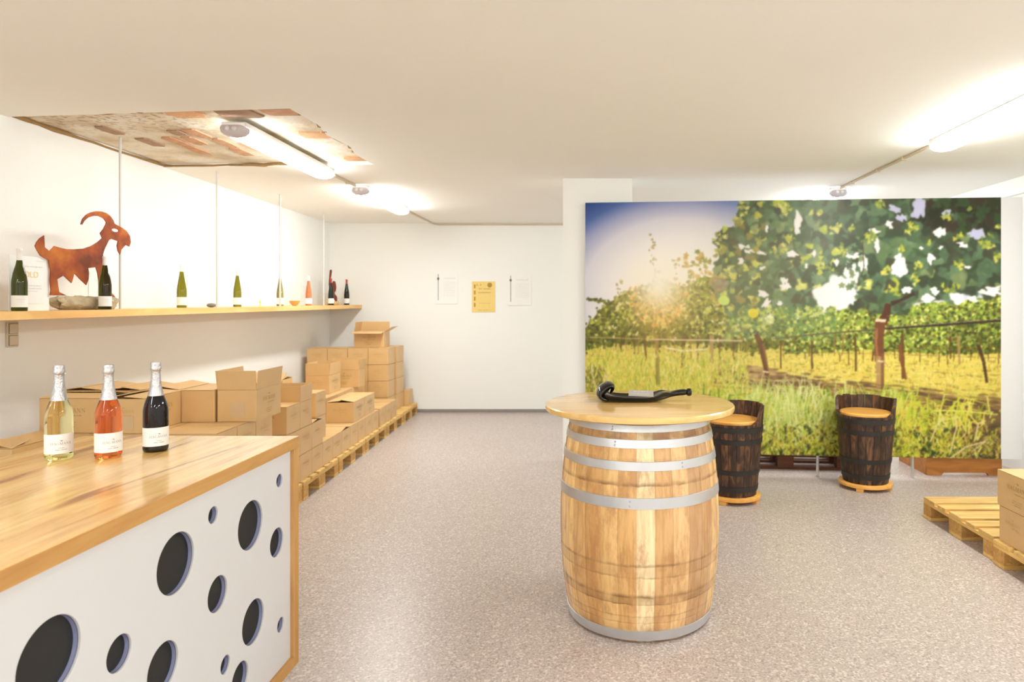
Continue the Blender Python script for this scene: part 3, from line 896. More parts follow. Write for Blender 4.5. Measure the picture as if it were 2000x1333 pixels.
    dk = O([(1800, 387), (1955, 387), (1955, 460), (1900, 450), (1830, 440), (1790, 420)])
    for i in range(120):
        x, y = rd.uniform(1780, 1960), rd.uniform(385, 462)
        if inside((x - 1143, y - 387), dk): P.blob(x - 1143, y - 387, rd.uniform(9, 20), rd.uniform(8, 15), rd.uniform(0, 3), rd.choice([(52, 56, 36), (44, 46, 32), (56, 76, 44), (60, 50, 38)]), .9, 5, rd.uniform(0, 6))
    # gaps of sky between the leaves
    def gap(zx, zy, rx, ry, ang=0.0, org=(1540, 370), sc=3.252, col=(244, 240, 248)):
        cx, cy = org[0] + zx / sc - 1143, org[1] + zy / sc - 387
        for k in range(max(4, int(rx * ry / 260))):
            P.blob(cx + rd.gauss(0, rx / sc * .35) * 1, cy + rd.gauss(0, ry / sc * .35), rx / sc * rd.uniform(.45, .8), ry / sc * rd.uniform(.45, .8), ang + rd.uniform(-.4, .4), col, .95, 3, rd.uniform(0, 6), .25, 4)
    lav = (196, 196, 226)
    for g_ in [(95, 205, 26, 62), (690, 120, 52, 22, .7, lav), (740, 175, 40, 18, .5, lav), (840, 110, 36, 66, .2, lav), (660, 210, 24, 22), (575, 255, 34, 22), (592, 355, 22, 42), (720, 480, 46, 56), (925, 440, 34, 34), (975, 270, 34, 44, .6),
               (1195, 295, 58, 34, -.5, lav), (1120, 355, 30, 18), (1060, 690, 60, 34), (1280, 650, 70, 26), (1180, 690, 40, 20), (890, 700, 50, 34), (780, 645, 36, 26), (60, 405, 38, 20), (332, 455, 22, 26), (145, 480, 14, 18), (15, 600, 26, 40),
               (440, 410, 46, 30, .3), (500, 470, 30, 70), (420, 520, 40, 60), (340, 650, 110, 90), (290, 740, 60, 40), (430, 680, 40, 60), (90, 800, 40, 26), (950, 640, 34, 30), (1010, 150, 26, 34, .4, lav), (200, 400, 16, 20), (860, 370, 14, 14), (985, 370, 16, 12), (1145, 490, 20, 12)]:
        z = list(g_) + [0.0] * (5 - len(g_))
        gap(z[0], z[1], z[2], z[3], z[4] if len(g_) > 4 else 0.0, col=g_[5] if len(g_) > 5 else (246, 243, 244))
    for zx, zy, rx, ry in [(1080, 350, 30, 26), (1120, 385, 34, 12), (1060, 445, 22, 26), (1200, 490, 22, 12), (1225, 240, 14, 26), (1205, 395, 46, 10), (1210, 650, 40, 26), (1230, 710, 22, 44), (1345, 610, 28, 30), (1385, 405, 16, 14), (1315, 725, 20, 16), (1245, 820, 40, 30), (1045, 840, 12, 12), (985, 490, 10, 10)]:
        gap(zx, zy, rx, ry, 0.3, (1130, 370), 3.252)
    # dark leaves hanging across the big gap
    for _ in range(26):
        x, y = 1660 + rd.uniform(-10, 40), 500 + rd.uniform(-25, 80)
        P.blob(x - 1143, y - 387, rd.uniform(4, 9), rd.uniform(4, 8), rd.uniform(0, 3), rd.choice(leaf_dark + leaf_mid), .9, 5, rd.uniform(0, 6))
    # leaves lit through
    for zx, zy, n, sp in [(330, 240, 14, 30), (545, 300, 16, 34), (790, 245, 18, 34), (640, 510, 10, 30), (850, 480, 8, 24), (1265, 335, 16, 40), (1335, 240, 6, 14), (1320, 420, 8, 24), (250, 470, 18, 44), (20, 310, 14, 36), (230, 130, 5, 16), (1155, 125, 4, 10), (380, 380, 8, 24), (1090, 480, 8, 20),
                          (1100, 300, 8, 24), (600, 80, 8, 26), (440, 240, 6, 16), (700, 640, 10, 36), (1040, 640, 12, 40), (820, 560, 8, 30), (150, 430, 8, 22), (30, 90, 6, 20), (1020, 170, 6, 30), (740, 370, 6, 16)]:
        for _ in range(n):
            P.blob(1540 + (zx + rd.gauss(0, sp * .6)) / 3.252 - 1143, 370 + (zy + rd.gauss(0, sp * .6)) / 3.252 - 387, rd.uniform(3, 7), rd.uniform(2.5, 5), rd.uniform(0, 3), rd.choice([(206, 202, 74), (184, 188, 66), (220, 212, 110), (160, 172, 66), (120, 140, 66)]), .9, 3, rd.uniform(0, 6), .25, 2.2)
    for zx, zy, n, sp in [(1090, 100, 12, 26), (1050, 180, 10, 26), (930, 290, 12, 30), (915, 380, 10, 24), (1340, 110, 10, 30), (1270, 370, 8, 24), (1330, 380, 8, 20), (1000, 520, 10, 40), (1180, 320, 6, 16), (960, 880, 16, 40), (1100, 800, 10, 40)]:
        for _ in range(n):
            P.blob(1130 + (zx + rd.gauss(0, sp * .7)) / 3.252 - 1143, 370 + (zy + rd.gauss(0, sp * .7)) / 3.252 - 387, rd.uniform(3, 6.5), rd.uniform(2.5, 5), rd.uniform(0, 3), rd.choice([(206, 204, 94), (176, 182, 80), (222, 216, 130), (140, 140, 76)]), .85, 3, rd.uniform(0, 6), .25, 2.2)
    # lower fringe of the canopy breaking up into the far vines
    for _ in range(420):
        x = rd.uniform(1430, 1640); y = 600 + rd.uniform(0, 62)
        P.blob(x - 1143, y - 387, rd.uniform(3, 7), rd.uniform(3, 6), rd.uniform(0, 3), rd.choice([(92, 128, 70), (120, 150, 70), (176, 190, 80), (208, 214, 120), (84, 100, 50), (110, 130, 60)]), .85, 5, rd.uniform(0, 6))
    # trunks, hose, ties
    P.path(O([(1792, 572), (1765, 586), (1748, 592)]), [7, 6, 9], (66, 44, 34), .95)
    P.path(O([(1693, 470), (1696, 520), (1690, 540)]), [2, 2.4, 2], (70, 60, 40), .8)
    P.path(O([(1742, 592), (1738, 615), (1730, 630)]), [10, 16, 20], (84, 46, 30), .98)
    P.path(O([(1728, 622), (1724, 660), (1726, 700)]), [20, 19, 17], (112, 66, 38), .98)
    P.path(O([(1727, 695), (1726, 730), (1728, 780)]), [17, 14, 15], (176, 142, 92), .98)
    P.path(O([(1720, 640), (1719, 670), (1722, 700)]), [6, 5, 4], (168, 112, 74), .8)
    P.path(O([(1732, 690), (1731, 730), (1733, 780)]), [6, 6, 7], (120, 82, 46), .8)
    P.path(O([(1718, 624), (1738, 626)]), [6, 6], (232, 214, 180), .95)
    P.path(O([(1722, 704), (1733, 706)]), [4, 4], (226, 206, 160), .9)
    P.path(O([(1712, 705), (1714, 685)]), [3, 4], (92, 56, 34), .9)
    P.path(O([(1486, 652), (1496, 672), (1502, 700), (1508, 730), (1513, 768)]), [9, 12, 11, 9, 9], (92, 56, 30), .95)
    P.path(O([(1500, 672), (1506, 700), (1512, 735)]), [4, 4, 3], (136, 92, 50), .8)
    P.path(O([(1500, 727), (1512, 728)]), [3, 3], (236, 224, 190), .9)
    P.path(O([(1912, 672), (1922, 705), (1928, 745)]), [8, 6, 5], (72, 50, 28), .95)
    P.path(O([(1764, 672), (1768, 705), (1776, 740)]), [8, 7, 5], (124, 78, 36), .95)
    P.path(O([(1520, 662), (1610, 652), (1720, 643)]), [2.4, 3, 3.4], (96, 84, 62), .95)
    P.path(O([(1736, 641), (1830, 634), (1955, 624)]), [4, 5, 6], (52, 42, 32), .98)
    P.path(O([(1736, 639), (1830, 632), (1955, 622)]), [1, 1.4, 1.6], (160, 140, 120), .8)
    P.path(O([(1540, 688), (1700, 690), (1955, 697)]), [1.2, 1.2, 1.4], (140, 110, 60), .6)
    # shaded ground under the tall grass, shadow bands across the lane
    for _ in range(900):
        x, y = rd.uniform(1440, 1955), rd.uniform(778, 898)
        if x < 1830 and y < 812 - (x - 1440) * .04: continue
        P.blob(x - 1143, y - 387, rd.uniform(6, 22), rd.uniform(4, 10), rd.uniform(-.4, .4), rd.choice([(88, 86, 34), (72, 70, 30), (104, 92, 40), (60, 66, 34), (116, 84, 44)]) if x < 1840 else rd.choice([(96, 74, 44), (70, 56, 34), (120, 94, 56), (58, 50, 32), (140, 112, 64)]), .6)
    for _ in range(160):
        x = rd.uniform(1400, 1955); y = 732 + (x - 1400) * .085 + rd.uniform(-10, 26)
        P.blob(x - 1143, y - 387, rd.uniform(8, 34), rd.uniform(1.5, 4), rd.uniform(0, .15), rd.choice([(104, 74, 50), (126, 92, 62), (92, 70, 46), (150, 116, 70)]), .6)
    # foreground grass
    for _ in range(2600):                                   # left meadow
        x = rd.uniform(1143, 1470); y = 700 + abs(rd.gauss(0, 1)) * 60 + rd.uniform(-14, 30)
        y0 = min(y, 895); l = rd.uniform(6, 20)
        col = rd.choice([(206, 206, 72), (224, 216, 96), (180, 190, 62), (236, 226, 140), (150, 166, 50), (222, 196, 80)])
        if x < 1185 and y > 725 and rd.random() < .6: col = rd.choice([(104, 104, 44), (84, 92, 40), (130, 120, 56)])
        P.stroke(x - 1143, y0 - 387, x - 1143 + rd.gauss(0, 4), y0 - l - 387, rd.uniform(1.5, 4), .8, col, .75)
    P.path(O([(1290, 700), (1291, 755)]), [8, 9], (134, 128, 52), .75)
    for _ in range(1700):                                   # bright tufts along the bottom
        x = rd.uniform(1380, 1800); yb = rd.uniform(770, 900); l = rd.uniform(14, 58) * (.6 if yb < 800 else 1)
        cl = math.exp(-((x - 1555) / 95) ** 2) + math.exp(-((x - 1790) / 45) ** 2) + .25
        if rd.random() > cl + .2: continue
        col = rd.choice([(198, 210, 78), (214, 222, 110), (170, 186, 56), (150, 172, 50), (228, 230, 150), (120, 140, 44), (200, 180, 66)])
        ln = rd.gauss(0, .42)
        xm, ym = x + ln * l * .5, yb - l * .7
        P.path(O([(x, yb), (xm, ym), (xm + ln * l * .7, ym - l * .2 + abs(ln) * l * .3)]), [rd.uniform(1.5, 4.2), 2.4, .6], col, .85)
    for _ in range(420):
        x = rd.uniform(1750, 1955); yb = rd.uniform(800, 900); l = rd.uniform(10, 60)
        if rd.random() < (x - 1850) / 140: continue
        col = rd.choice([(206, 210, 66), (190, 200, 56), (224, 222, 110), (150, 160, 44), (228, 200, 80)])
        ln = rd.gauss(.1, .45); xm, ym = x + ln * l * .5, yb - l * .7
        P.path(O([(x, yb), (xm, ym), (xm + ln * l * .8, ym - l * .1 + abs(ln) * l * .35)]), [rd.uniform(1.5, 4.5), 2.6, .6], col, .85)
    for _ in range(420):                                    # pale backlit tufts
        x = rd.gauss(1550, 52); yb = rd.uniform(770, 885); l = rd.uniform(20, 60)
        ln = rd.gauss(0, .35); xm, ym = x + ln * l * .5, yb - l * .7
        P.path(O([(x, yb), (xm, ym), (xm + ln * l * .7, ym - l * .2 + abs(ln) * l * .3)]), [rd.uniform(1.5, 3.4), 2, .6], rd.choice([(222, 230, 150), (232, 234, 170), (206, 218, 120), (170, 190, 90)]), .55)
    for _ in range(420):                                    # dark hollows low down
        x = rd.uniform(1440, 1955); y = rd.uniform(835, 896)
        P.blob(x - 1143, y - 387, rd.uniform(2, 8), rd.uniform(2, 6), rd.uniform(0, 3), rd.choice([(52, 54, 22), (70, 62, 26), (44, 64, 36), (88, 70, 30)]), .75, 3, rd.uniform(0, 6))
    for _ in range(1500):                                   # small weeds at the very bottom
        x = rd.uniform(1440, 1955); y = rd.gauss(868, 18)
        if y > 899: y = 890
        P.stroke(x - 1143, y - 387, x - 1143 + rd.gauss(0, 5), y - rd.uniform(4, 13) - 387, rd.uniform(1.5, 4), 1, rd.choice([(214, 214, 66), (190, 196, 50), (226, 220, 110), (150, 150, 40), (110, 120, 40), (206, 170, 70)]) if x < 1880 or rd.random() < .3 else rd.choice([(130, 100, 56), (170, 136, 80), (92, 70, 40), (196, 170, 100)]), .85)
    for pts in (O([(1828, 800), (1880, 800), (1948, 806)]), O([(1840, 820), (1875, 812), (1890, 842), (1872, 862)]), O([(1850, 900), (1888, 870), (1926, 858), (1900, 878)]), O([(1822, 860), (1836, 826), (1852, 812)]), O([(1905, 858), (1912, 824), (1926, 818)]), O([(1860, 880), (1872, 830), (1868, 806)])):
        P.path(pts, [3, 3, 2.4, 1.6][:len(pts)], rd.choice([(214, 196, 130), (222, 206, 150), (216, 220, 96)]), .9)
    for pts in (O([(1168, 770), (1160, 745), (1156, 728)]), O([(1196, 758), (1186, 742), (1182, 736)])):
        P.path(pts, [2, 3, 2], (222, 196, 170), .8)
    # glare of the printed sun, its rays and lens spots; also a room lamp's reflection
    for a in range(13):
        an = R_(40 + a * 8 + rd.uniform(-2, 2)); L = rd.uniform(60, 120)
        P.stroke(147, 170, 147 + math.cos(an) * L, 170 + math.sin(an) * L, 6, 2, (255, 214, 120), .30)
    g1 = np.exp(-((P.xx - 150) ** 2 + (P.yy - 160) ** 2) / (2 * 38 ** 2))[..., None]
    P.a += (np.array((255, 253, 244), np.float32) - P.a) * g1 * .95
    g2 = np.exp(-((P.xx - 190) ** 2 / (2 * 120 ** 2) + (P.yy - 195) ** 2 / (2 * 100 ** 2)))[..., None]
    P.a += (np.array((248, 228, 190), np.float32) - P.a) * g2 * .24
    g3 = np.exp(-((P.xx - 330) ** 2 / (2 * 90 ** 2) + (P.yy - 160) ** 2 / (2 * 110 ** 2)))[..., None]
    P.a += (np.array((170, 160, 120), np.float32) - P.a) * g3 * .28
    lamp_veil = np.exp(-((P.xx - 470) ** 2 / (2 * 40 ** 2) + (P.yy - 20) ** 2 / (2 * 120 ** 2)))[..., None]  # pale veil painted in for a ceiling lamp's reflection on the board
    P.a += (np.array((200, 206, 190), np.float32) - P.a) * lamp_veil * .25
    P.blob(1413 - 1143, 552 - 387, 20, 16, .4, (196, 160, 128), .45, soft=8)
    P.blob(1423 - 1143, 586 - 387, 12, 10, .2, (204, 226, 120), .85, soft=9)
    P.blob(1481 - 1143, 611 - 387, 11, 10, .2, (226, 206, 70), .85, soft=9)
    P.blob(1508 - 1143, 624 - 387, 14, 12, .2, (226, 230, 150), .5, soft=5)
    # soften like a slightly blurred enlargement
    a = P.a
    for _ in range(3):
        p = np.pad(a, ((1, 1), (1, 1), (0, 0)), mode='edge')
        a = (p[:-2, 1:-1] + p[2:, 1:-1] + p[1:-1, :-2] + p[1:-1, 2:] + 2 * p[1:-1, 1:-1]) / 6
    return np.clip(a, 0, 255)


img = paint_mural()
MXL, MYL, MXR, MYR, MZ0, MZ1 = -0.032, 5.912, 3.529, 5.611, 0.183, 2.427
mlen = math.hypot(MXR - MXL, MYR - MYL)
mrz = math.atan2(MYR - MYL, MXR - MXL)
mural = empty('vineyard_mural', (MXL, MYL, MZ0), mrz, 'large printed board of a sunlit vineyard with grass and vines', 'mural')
box('backing_board', -.0, mlen + .177, .002, .045, 0, MZ1 - MZ0, M['board'], mural, .002)
NX, NY = 700, 436
ix = np.linspace(0, MW - 1, NX); iy = np.linspace(0, MH - 1, NY)
x0 = np.clip(ix.astype(int), 0, MW - 2); fx = (ix - x0)[None, :, None]
y0 = np.clip(iy.astype(int), 0, MH - 2); fy = (iy - y0)[:, None, None]
im = (img[y0][:, x0] * (1 - fx) + img[y0][:, x0 + 1] * fx) * (1 - fy) + (img[y0 + 1][:, x0] * (1 - fx) + img[y0 + 1][:, x0 + 1] * fx) * fy
c = im / 255.0
c = np.where(c <= 0.04045, c / 12.92, ((c + 0.055) / 1.055) ** 2.4)
MURAL_GAIN = 0.90
c = np.clip(c * MURAL_GAIN, 0, 0.95)
gx, gz = np.meshgrid(np.linspace(0, mlen, NX), np.linspace(MZ1 - MZ0, 0, NY))
vs = np.stack([gx, np.zeros_like(gx), gz], -1).reshape(-1, 3).astype(np.float32)
idx = np.arange(NX * NY).reshape(NY, NX)
fcs = np.stack([idx[1:, :-1], idx[1:, 1:], idx[:-1, 1:], idx[:-1, :-1]], -1).reshape(-1, 4).astype(np.int32)
me = bpy.data.meshes.new('printed_picture')
me.vertices.add(len(vs)); me.vertices.foreach_set('co', vs.ravel())
me.loops.add(fcs.size); me.loops.foreach_set('vertex_index', fcs.ravel())
me.polygons.add(len(fcs)); me.polygons.foreach_set('loop_start', np.arange(0, fcs.size, 4, dtype=np.int32))
me.update(calc_edges=True)
ca = me.color_attributes.new('print', 'FLOAT_COLOR', 'POINT')
ca.data.foreach_set('color', np.concatenate([c.reshape(-1, 3), np.ones((NX * NY, 1))], 1).astype(np.float32).ravel())
m, nt, b = mat_new('mural_print')
at = nd(nt, 'ShaderNodeAttribute', attribute_name='print')
nt.links.new(at.outputs['Color'], b.inputs['Base Color'])
b.inputs['Roughness'].default_value = 0.42
b.inputs['Specular IOR Level'].default_value = 0.25
me.materials.append(m)
link('printed_picture', me, mural)
for x in (2.05, 2.855):
    tube('leg', [(x, .030, -MZ0 + .002), (x, .030, .02)], .013, M['chrome'], mural, 12)


# ------------------------------------------------------------------ pallets
def pallet(loc, rz, label, group, mt=('pallet', 'pallet_y', 'block'), flip=False):
    """Euro pallet: x from 0 to -1.2 (boards), y from 0 to 0.8."""
    key = mt
    root = empty('wooden_pallet', loc, rz, label, 'pallet', group)
    if key not in pallet.cache:
        d = {}
        for wd in (.145, .100):
            d[('top', wd)] = to_mesh(box_bm(bmesh.new(), -1.2, 0, 0, wd, .122, .144, .002), 'deck_board', M[mt[0]])
            d[('bot', wd)] = to_mesh(box_bm(bmesh.new(), -1.2, 0, 0, wd, 0, .022, .002), 'bottom_board', M[mt[0]])
        d['cross'] = to_mesh(box_bm(bmesh.new(), -.145, 0, 0, .8, .100, .122, .002), 'cross_board', M[mt[1]])
        for wd in (.145, .100):
            d[('blk', wd)] = to_mesh(box_bm(bmesh.new(), -.145, 0, 0, wd, .022, .100, .002), 'block', M[mt[2]])
        pallet.cache[key] = d
    d = pallet.cache[key]
    for y, wd in ((0, .145), (.1825, .100), (.3275, .145), (.5175, .100), (.655, .145)):
        link('deck_board', d[('top', wd)], root, (0, y, 0))
    for x in (0, -.5275, -1.055): link('cross_board', d['cross'], root, (x, 0, 0))
    for y, wd in ((0, .100), (.3275, .145), (.700, .100)):
        link('bottom_board', d[('bot', wd)], root, (0, y, 0))
        for x in (0, -.5275, -1.055): link('block', d[('blk', wd)], root, (x, y, 0))
    return root


pallet.cache = {}
LR = math.atan(0.0498)
def edgeX(y): return -2.18 - 0.0498 * (y - 4.92)
ords = ['closest to the back wall', 'second from the back wall', 'third from the back wall', 'fourth from the back wall', 'fifth from the back wall', 'sixth from the back wall', 'seventh from the back wall, beside the counter']
for i in range(7):
    y = 8.335 - i * .828
    pallet((edgeX(y), y, 0), LR, f'pale wooden pallet under the left wall cartons, {ords[i]}', 'pallets under the carton stacks')
pallet((2.372 + 1.2, 3.845, 0), 0, 'empty pale wooden pallet on the floor in front of the mural', 'pallets on the mural side')
pallet((2.350 + 1.2, 3.01, 0), 0, 'pale wooden pallet carrying the two stacked cartons', 'pallets on the mural side')
pd = pallet((1.24, 5.985, 0), -PI / 2 + mrz * 0, 'dark old wooden pallet tucked under the vineyard mural', None, ('pallet_dark', 'pallet_dark', 'pallet_dark')) if False else None
# dark pallet under the mural, long side to the room
pd = empty('wooden_pallet', (1.80, 5.99, 0), mrz, 'dark old wooden pallet tucked under the mural behind the tub stools', 'pallet')
for y in (0, .26, .52): 
    box('bottom_board', -.6, .6, y, y + .10, 0, .022, M['pallet_dark'], pd, .002)
    for x in (-.6, -.0725, .455):
        box('block', x, x + .145, y + .002, y + .098, .022, .100, M['pallet_dark'], pd, .002)
for x in (-.6, -.0725, .455): box('cross_board', x, x + .145, 0, .62, .100, .122, M['pallet_dark'], pd, .002)
for y in (0, .17, .34, .52): box('deck_board', -.6, .6, y, y + .10, .122, .144, M['pallet_dark'], pd, .002)
# orange brown plinth at the right under the mural
pl = empty('wooden_plinth', (2.985, 5.79, 0), mrz * .3, 'orange brown wooden plinth with notched bottom under the mural by the door', 'plinth')
fr = plate_mesh('front_board', [[(0, 0), (.13, 0), (.15, .022), (.52, .022), (.54, 0), (.655, 0), (.655, .165), (0, .165)]], .03, M['plinth'], .002, 'xz')
link('front_board', fr, pl, (0, .015, 0))
box('side_board', 0, .03, .031, .55, 0, .165, M['plinth'], pl, .002)
box('side_board', .625, .655, .031, .55, 0, .165, M['plinth'], pl, .002)

# ------------------------------------------------------------------ cartons
CH = .205
CB = {}


def carton_body(wd, d):
    k = (wd, d)
    if k in CB: return CB[k]
    bm = bmesh.new(); t = .004; h = CH - .006
    o = [(-wd / 2, -d / 2), (wd / 2, -d / 2), (wd / 2, d / 2), (-wd / 2, d / 2)]
    i_ = [(-wd / 2 + t, -d / 2 + t), (wd / 2 - t, -d / 2 + t), (wd / 2 - t, d / 2 - t), (-wd / 2 + t, d / 2 - t)]
    A = [bm.verts.new((x, y, .001)) for x, y in o]; B = [bm.verts.new((x, y, h)) for x, y in o]
    Ci = [bm.verts.new((x, y, h)) for x, y in i_]; D = [bm.verts.new((x, y, t)) for x, y in i_]
    bm.faces.new(A[::-1]); 
    for a in range(4):
        n = (a + 1) % 4
        bm.faces.new((A[a], A[n], B[n], B[a])); bm.faces.new((B[a], B[n], Ci[n], Ci[a])); bm.faces.new((Ci[a], Ci[n], D[n], D[a]))
    bm.faces.new(D)
    edges = [e for e in bm.edges if abs(e.verts[0].co.z - e.verts[1].co.z) > .1 and abs(abs(e.verts[0].co.x) - wd / 2) < 1e-5]
    bmesh.ops.bevel(bm, geom=edges, offset=.004, segments=2, affect='EDGES', profile=.5)
    CB[k] = to_mesh(bm, 'cardboard_carton', M['card']); return CB[k]


FL = {}
def flap_mesh(l, wd):
    k = (round(l, 4), round(wd, 4))
    if k not in FL: FL[k] = to_mesh(box_bm(bmesh.new(), -l / 2 + .002, l / 2 - .002, 0, wd, -.002, .002, .0008), 'flap', M['card'])
    return FL[k]


PR = {}
def print_mesh(length):
    """Name, emblem and small print on a carton side LENGTH wide, in the plane y=0 facing -y, z up."""
    k = round(length, 3)
    if k in PR: return PR[k]
    h = .026 if length > .3 else .018
    qs = [[(x, y + .118) for x, y in quad] for quad in word_quads('HAGMANN', h, .12)]
    a, b_, c_ = flourish(h)
    for grp in (a, b_, c_):
        qs += [[(x, y + .118) for x, y in quad] for quad in grp]
    qs += [[(x + .02, y) for x, y in quad] for quad in scribble(.09 if length > .3 else .06, .009, .098, 3)]
    if length > .3:
        qs += scribble(.075, .006, .060, 4) + scribble(.085, .006, .048, 5) + scribble(.06, .006, .036, 6)
    PR[k] = quads_mesh('printed_lettering', qs, M['ink' if length > .3 else 'ink_faint'], lambda u, v: (u, 0, v))
    return PR[k]


SIDES = {'front': (0, -1, 0), 'right': (1, 0, PI / 2), 'back': (0, 1, PI), 'left': (-1, 0, -PI / 2)}


def carton(x, y, z, wd, d, label, rz=LR, lid='closed', prints=('front', 'right'), seed=0, group=None, lids=None):
    """X, Y: aisle-side (right) front corner of the carton on the floor plan; Z: its underside."""
    r = random.Random(seed * 7 + 1)
    cx, cy = -wd / 2, d / 2
    ca, sa = math.cos(rz), math.sin(rz)
    o = link('cardboard_carton', carton_body(wd, d), None, (x + cx * ca - cy * sa, y + cx * sa + cy * ca, z), (0, 0, rz))
    tag(o, label, 'carton', group)
    half = min(wd, d) / 2
    lengthwise_x = wd >= d
    hz = CH - .003
    def flap(side, ang, wdt):
        sx, sy, _ = SIDES[side]
        l = wd if sy else d
        rot = {'front': 0, 'back': PI, 'left': -PI / 2, 'right': PI / 2}[side]
        link('flap', flap_mesh(l, wdt), o, (sx * (wd / 2 - .001), sy * (d / 2 - .001), hz), (ang, 0, rot))
    if lid == 'closed':
        pair = ('front', 'back') if lengthwise_x else ('left', 'right')
        other = ('left', 'right') if lengthwise_x else ('front', 'back')
        for s_ in pair: flap(s_, R_(r.choice([0.1, 0.2, .3, .4])), half - .002)
    elif lid == 'ajar':
        pair = ('front', 'back') if lengthwise_x else ('left', 'right')
        other = ('left', 'right') if lengthwise_x else ('front', 'back')
        for s_ in pair: flap(s_, R_(r.uniform(5, 11)), half - .004)
    else:
        for s_, a in lids.items(): flap(s_, R_(a), half)
    for s_ in prints:
        sx, sy, rot = SIDES[s_]
        l = wd if sy else d
        link('printed_lettering', print_mesh(l), o, (sx * (wd / 2 + .0008), sy * (d / 2 + .0008), 0), (0, 0, rot))
    return o


Z0 = .1445
def zl(n): return Z0 + (n - 1) * CH
def fx(y): return edgeX(y) - .028
LN = {1: 'bottom layer', 2: 'second layer', 3: 'third layer', 4: 'top layer'}
NTH = ['first', 'second', 'third', 'fourth', 'fifth', 'sixth', 'seventh', 'eighth', 'ninth', 'tenth', 'eleventh', 'twelfth', 'thirteenth', 'fourteenth', 'fifteenth']
sd = 100
# aisle-side row: (start y, layers)
aisle = [(3.79, 3), (4.04, 3), (4.29, 3), (4.78, 3), (5.025, 3), (5.27, 2), (5.515, 1), (5.76, 1), (6.005, 1), (6.25, 1), (6.50, 1), (6.75, 1), (7.00, 1), (7.30, 1), (7.555, 1), (7.82, 1)]
N = len(aisle)
WORDN = ['', 'first', 'second', 'third', 'fourth', 'fifth', 'sixth', 'seventh', 'eighth', 'ninth', 'tenth', 'eleventh', 'twelfth', 'thirteenth', 'fourteenth', 'fifteenth', 'sixteenth']
for k, (y, n) in enumerate(aisle):
    for L in range(1, n + 1):
        sd += 1
        lab = f'brown carton in the aisle-side row, {LN[L]}, {WORDN[k + 1]} column from the counter'
        if k == 4 and L == 3:
            carton(fx(y), y, zl(L), .36, .243, 'open brown carton with upright flaps in the aisle-side row beside the counter corner', lid='open', lids={'front': 90, 'right': 91, 'left': 90, 'back': 92}, seed=sd, prints=('right',), group='cartons along the left wall')
        else:
            carton(fx(y), y, zl(L), .36, .243, lab, seed=sd, group='cartons along the left wall', prints=('right',) if L < 3 else ('front', 'right'), lid='ajar' if (k in (5, 8) and L == n) else 'closed')
# rows behind the first three columns (they carry the top layer beside the counter)
for rowi, off in ((1, .367), (2, .734)):
    for k, y in enumerate((3.79, 4.04, 4.29)):
        for L in (1, 2, 3):
            sd += 1
            carton(fx(y) - off, y, zl(L), .36, .243, f'brown carton behind the aisle-side row, {LN[L]}, {WORDN[k + 1]} column from the counter, ' + ('middle row' if rowi == 1 else 'wall row'), seed=sd, prints=(), group='cartons along the left wall')
G = 'cartons along the left wall'
z4 = zl(4)
carton(-2.828, 3.80, z4, .36, .25, 'top brown carton nearest the left wall, behind the pale wine bottle, its lid gaping', rz=0.0, lid='ajar', seed=1, prints=('front',), group=G)
a2 = carton(-2.572, 3.79, z4, .238, .355, 'top brown carton behind the rose bottle, its lid gaping', rz=0.02, lid='ajar', seed=2, prints=('front', 'right'), group=G)
box('sticker', -.01, .06, -.1795, -.1778, .02, .10, M['sticker'], a2)
carton(-2.374, 4.155, z4, .225, .36, 'top brown carton just left of the big open carton by the counter', rz=0.02, seed=3, prints=(), group=G)
d_ = carton(-2.118, 4.175, z4, .245, .36, 'big open brown carton with bent flaps on top of the stack behind the dark bottle', rz=LR * .7, lid='open', lids={'front': 92, 'left': 96, 'right': 96, 'back': 148}, seed=4, prints=('right',), group=G)
box('sticker', -.04, .05, -.1818, -.1803, .03, .12, M['sticker'], d_)
for k, x in enumerate((-2.612, -2.862, -3.112)):
    carton(x, 4.175, z4, .243, .36, f'brown loose-lidded carton in the top layer behind the counter bottles, {["nearest the aisle", "middle one", "tight to the wall"][k]}', rz=.03, lid='ajar', seed=5 + k, prints=(), group=G)
# stack by the wall behind the counter
for L in (1, 2, 3):
    carton(-2.995, 3.40, zl(L), .245, .36, f'brown carton by the left wall behind the counter end, {LN[L]}' + (', one flap lifted' if L == 3 else ''), rz=.03, lid='open' if L == 3 else 'closed', lids={'left': 6, 'right': 14, 'front': 12} if L == 3 else None, seed=20 + L, prints=(), group=G)
# two behind the low aisle row
for L in (2, 3):
    carton(-2.30, 5.52, zl(L), .36, .243, f'brown carton set back from the aisle behind the open upright-flap carton, {LN[L]}', seed=30 + L, prints=('right',), group=G)
carton(-2.30, 6.42, zl(2), .27, .36, 'pale-topped brown carton standing on the low aisle row, nearer of two', seed=34, lid='ajar', prints=('front', 'right'), group=G)
carton(-2.318, 6.785, zl(2), .27, .36, 'pale-topped brown carton standing on the low aisle row, farther of two', seed=35, lid='closed', prints=('right',), group=G)
for k, y in enumerate((6.50, 6.75, 7.0, 7.25, 7.5, 7.755)):
    for L in (1, 2):
        sd += 1
        carton(-2.66 - .0498 * (y - 6.5), y, zl(L), .36, .243, f'brown carton in the middle row, {LN[L]}, {WORDN[k + 1]} from the near end of that row', seed=sd, prints=('right',), group=G, lid='ajar' if False else 'closed')
carton(-2.755, 6.96, zl(3), .25, .36, 'open brown carton with raised flaps in the middle row, nearer of two', lid='open', lids={'front': 90, 'left': 90, 'right': 94, 'back': 92}, seed=50, prints=('front', 'right'), group=G)
carton(-2.655, 7.57, zl(3), .345, .243, 'open brown carton with raised flaps in the middle row, farther of two', lid='open', lids={'front': 90, 'left': 90, 'right': 98, 'back': 92}, seed=51, prints=('front',), group=G)
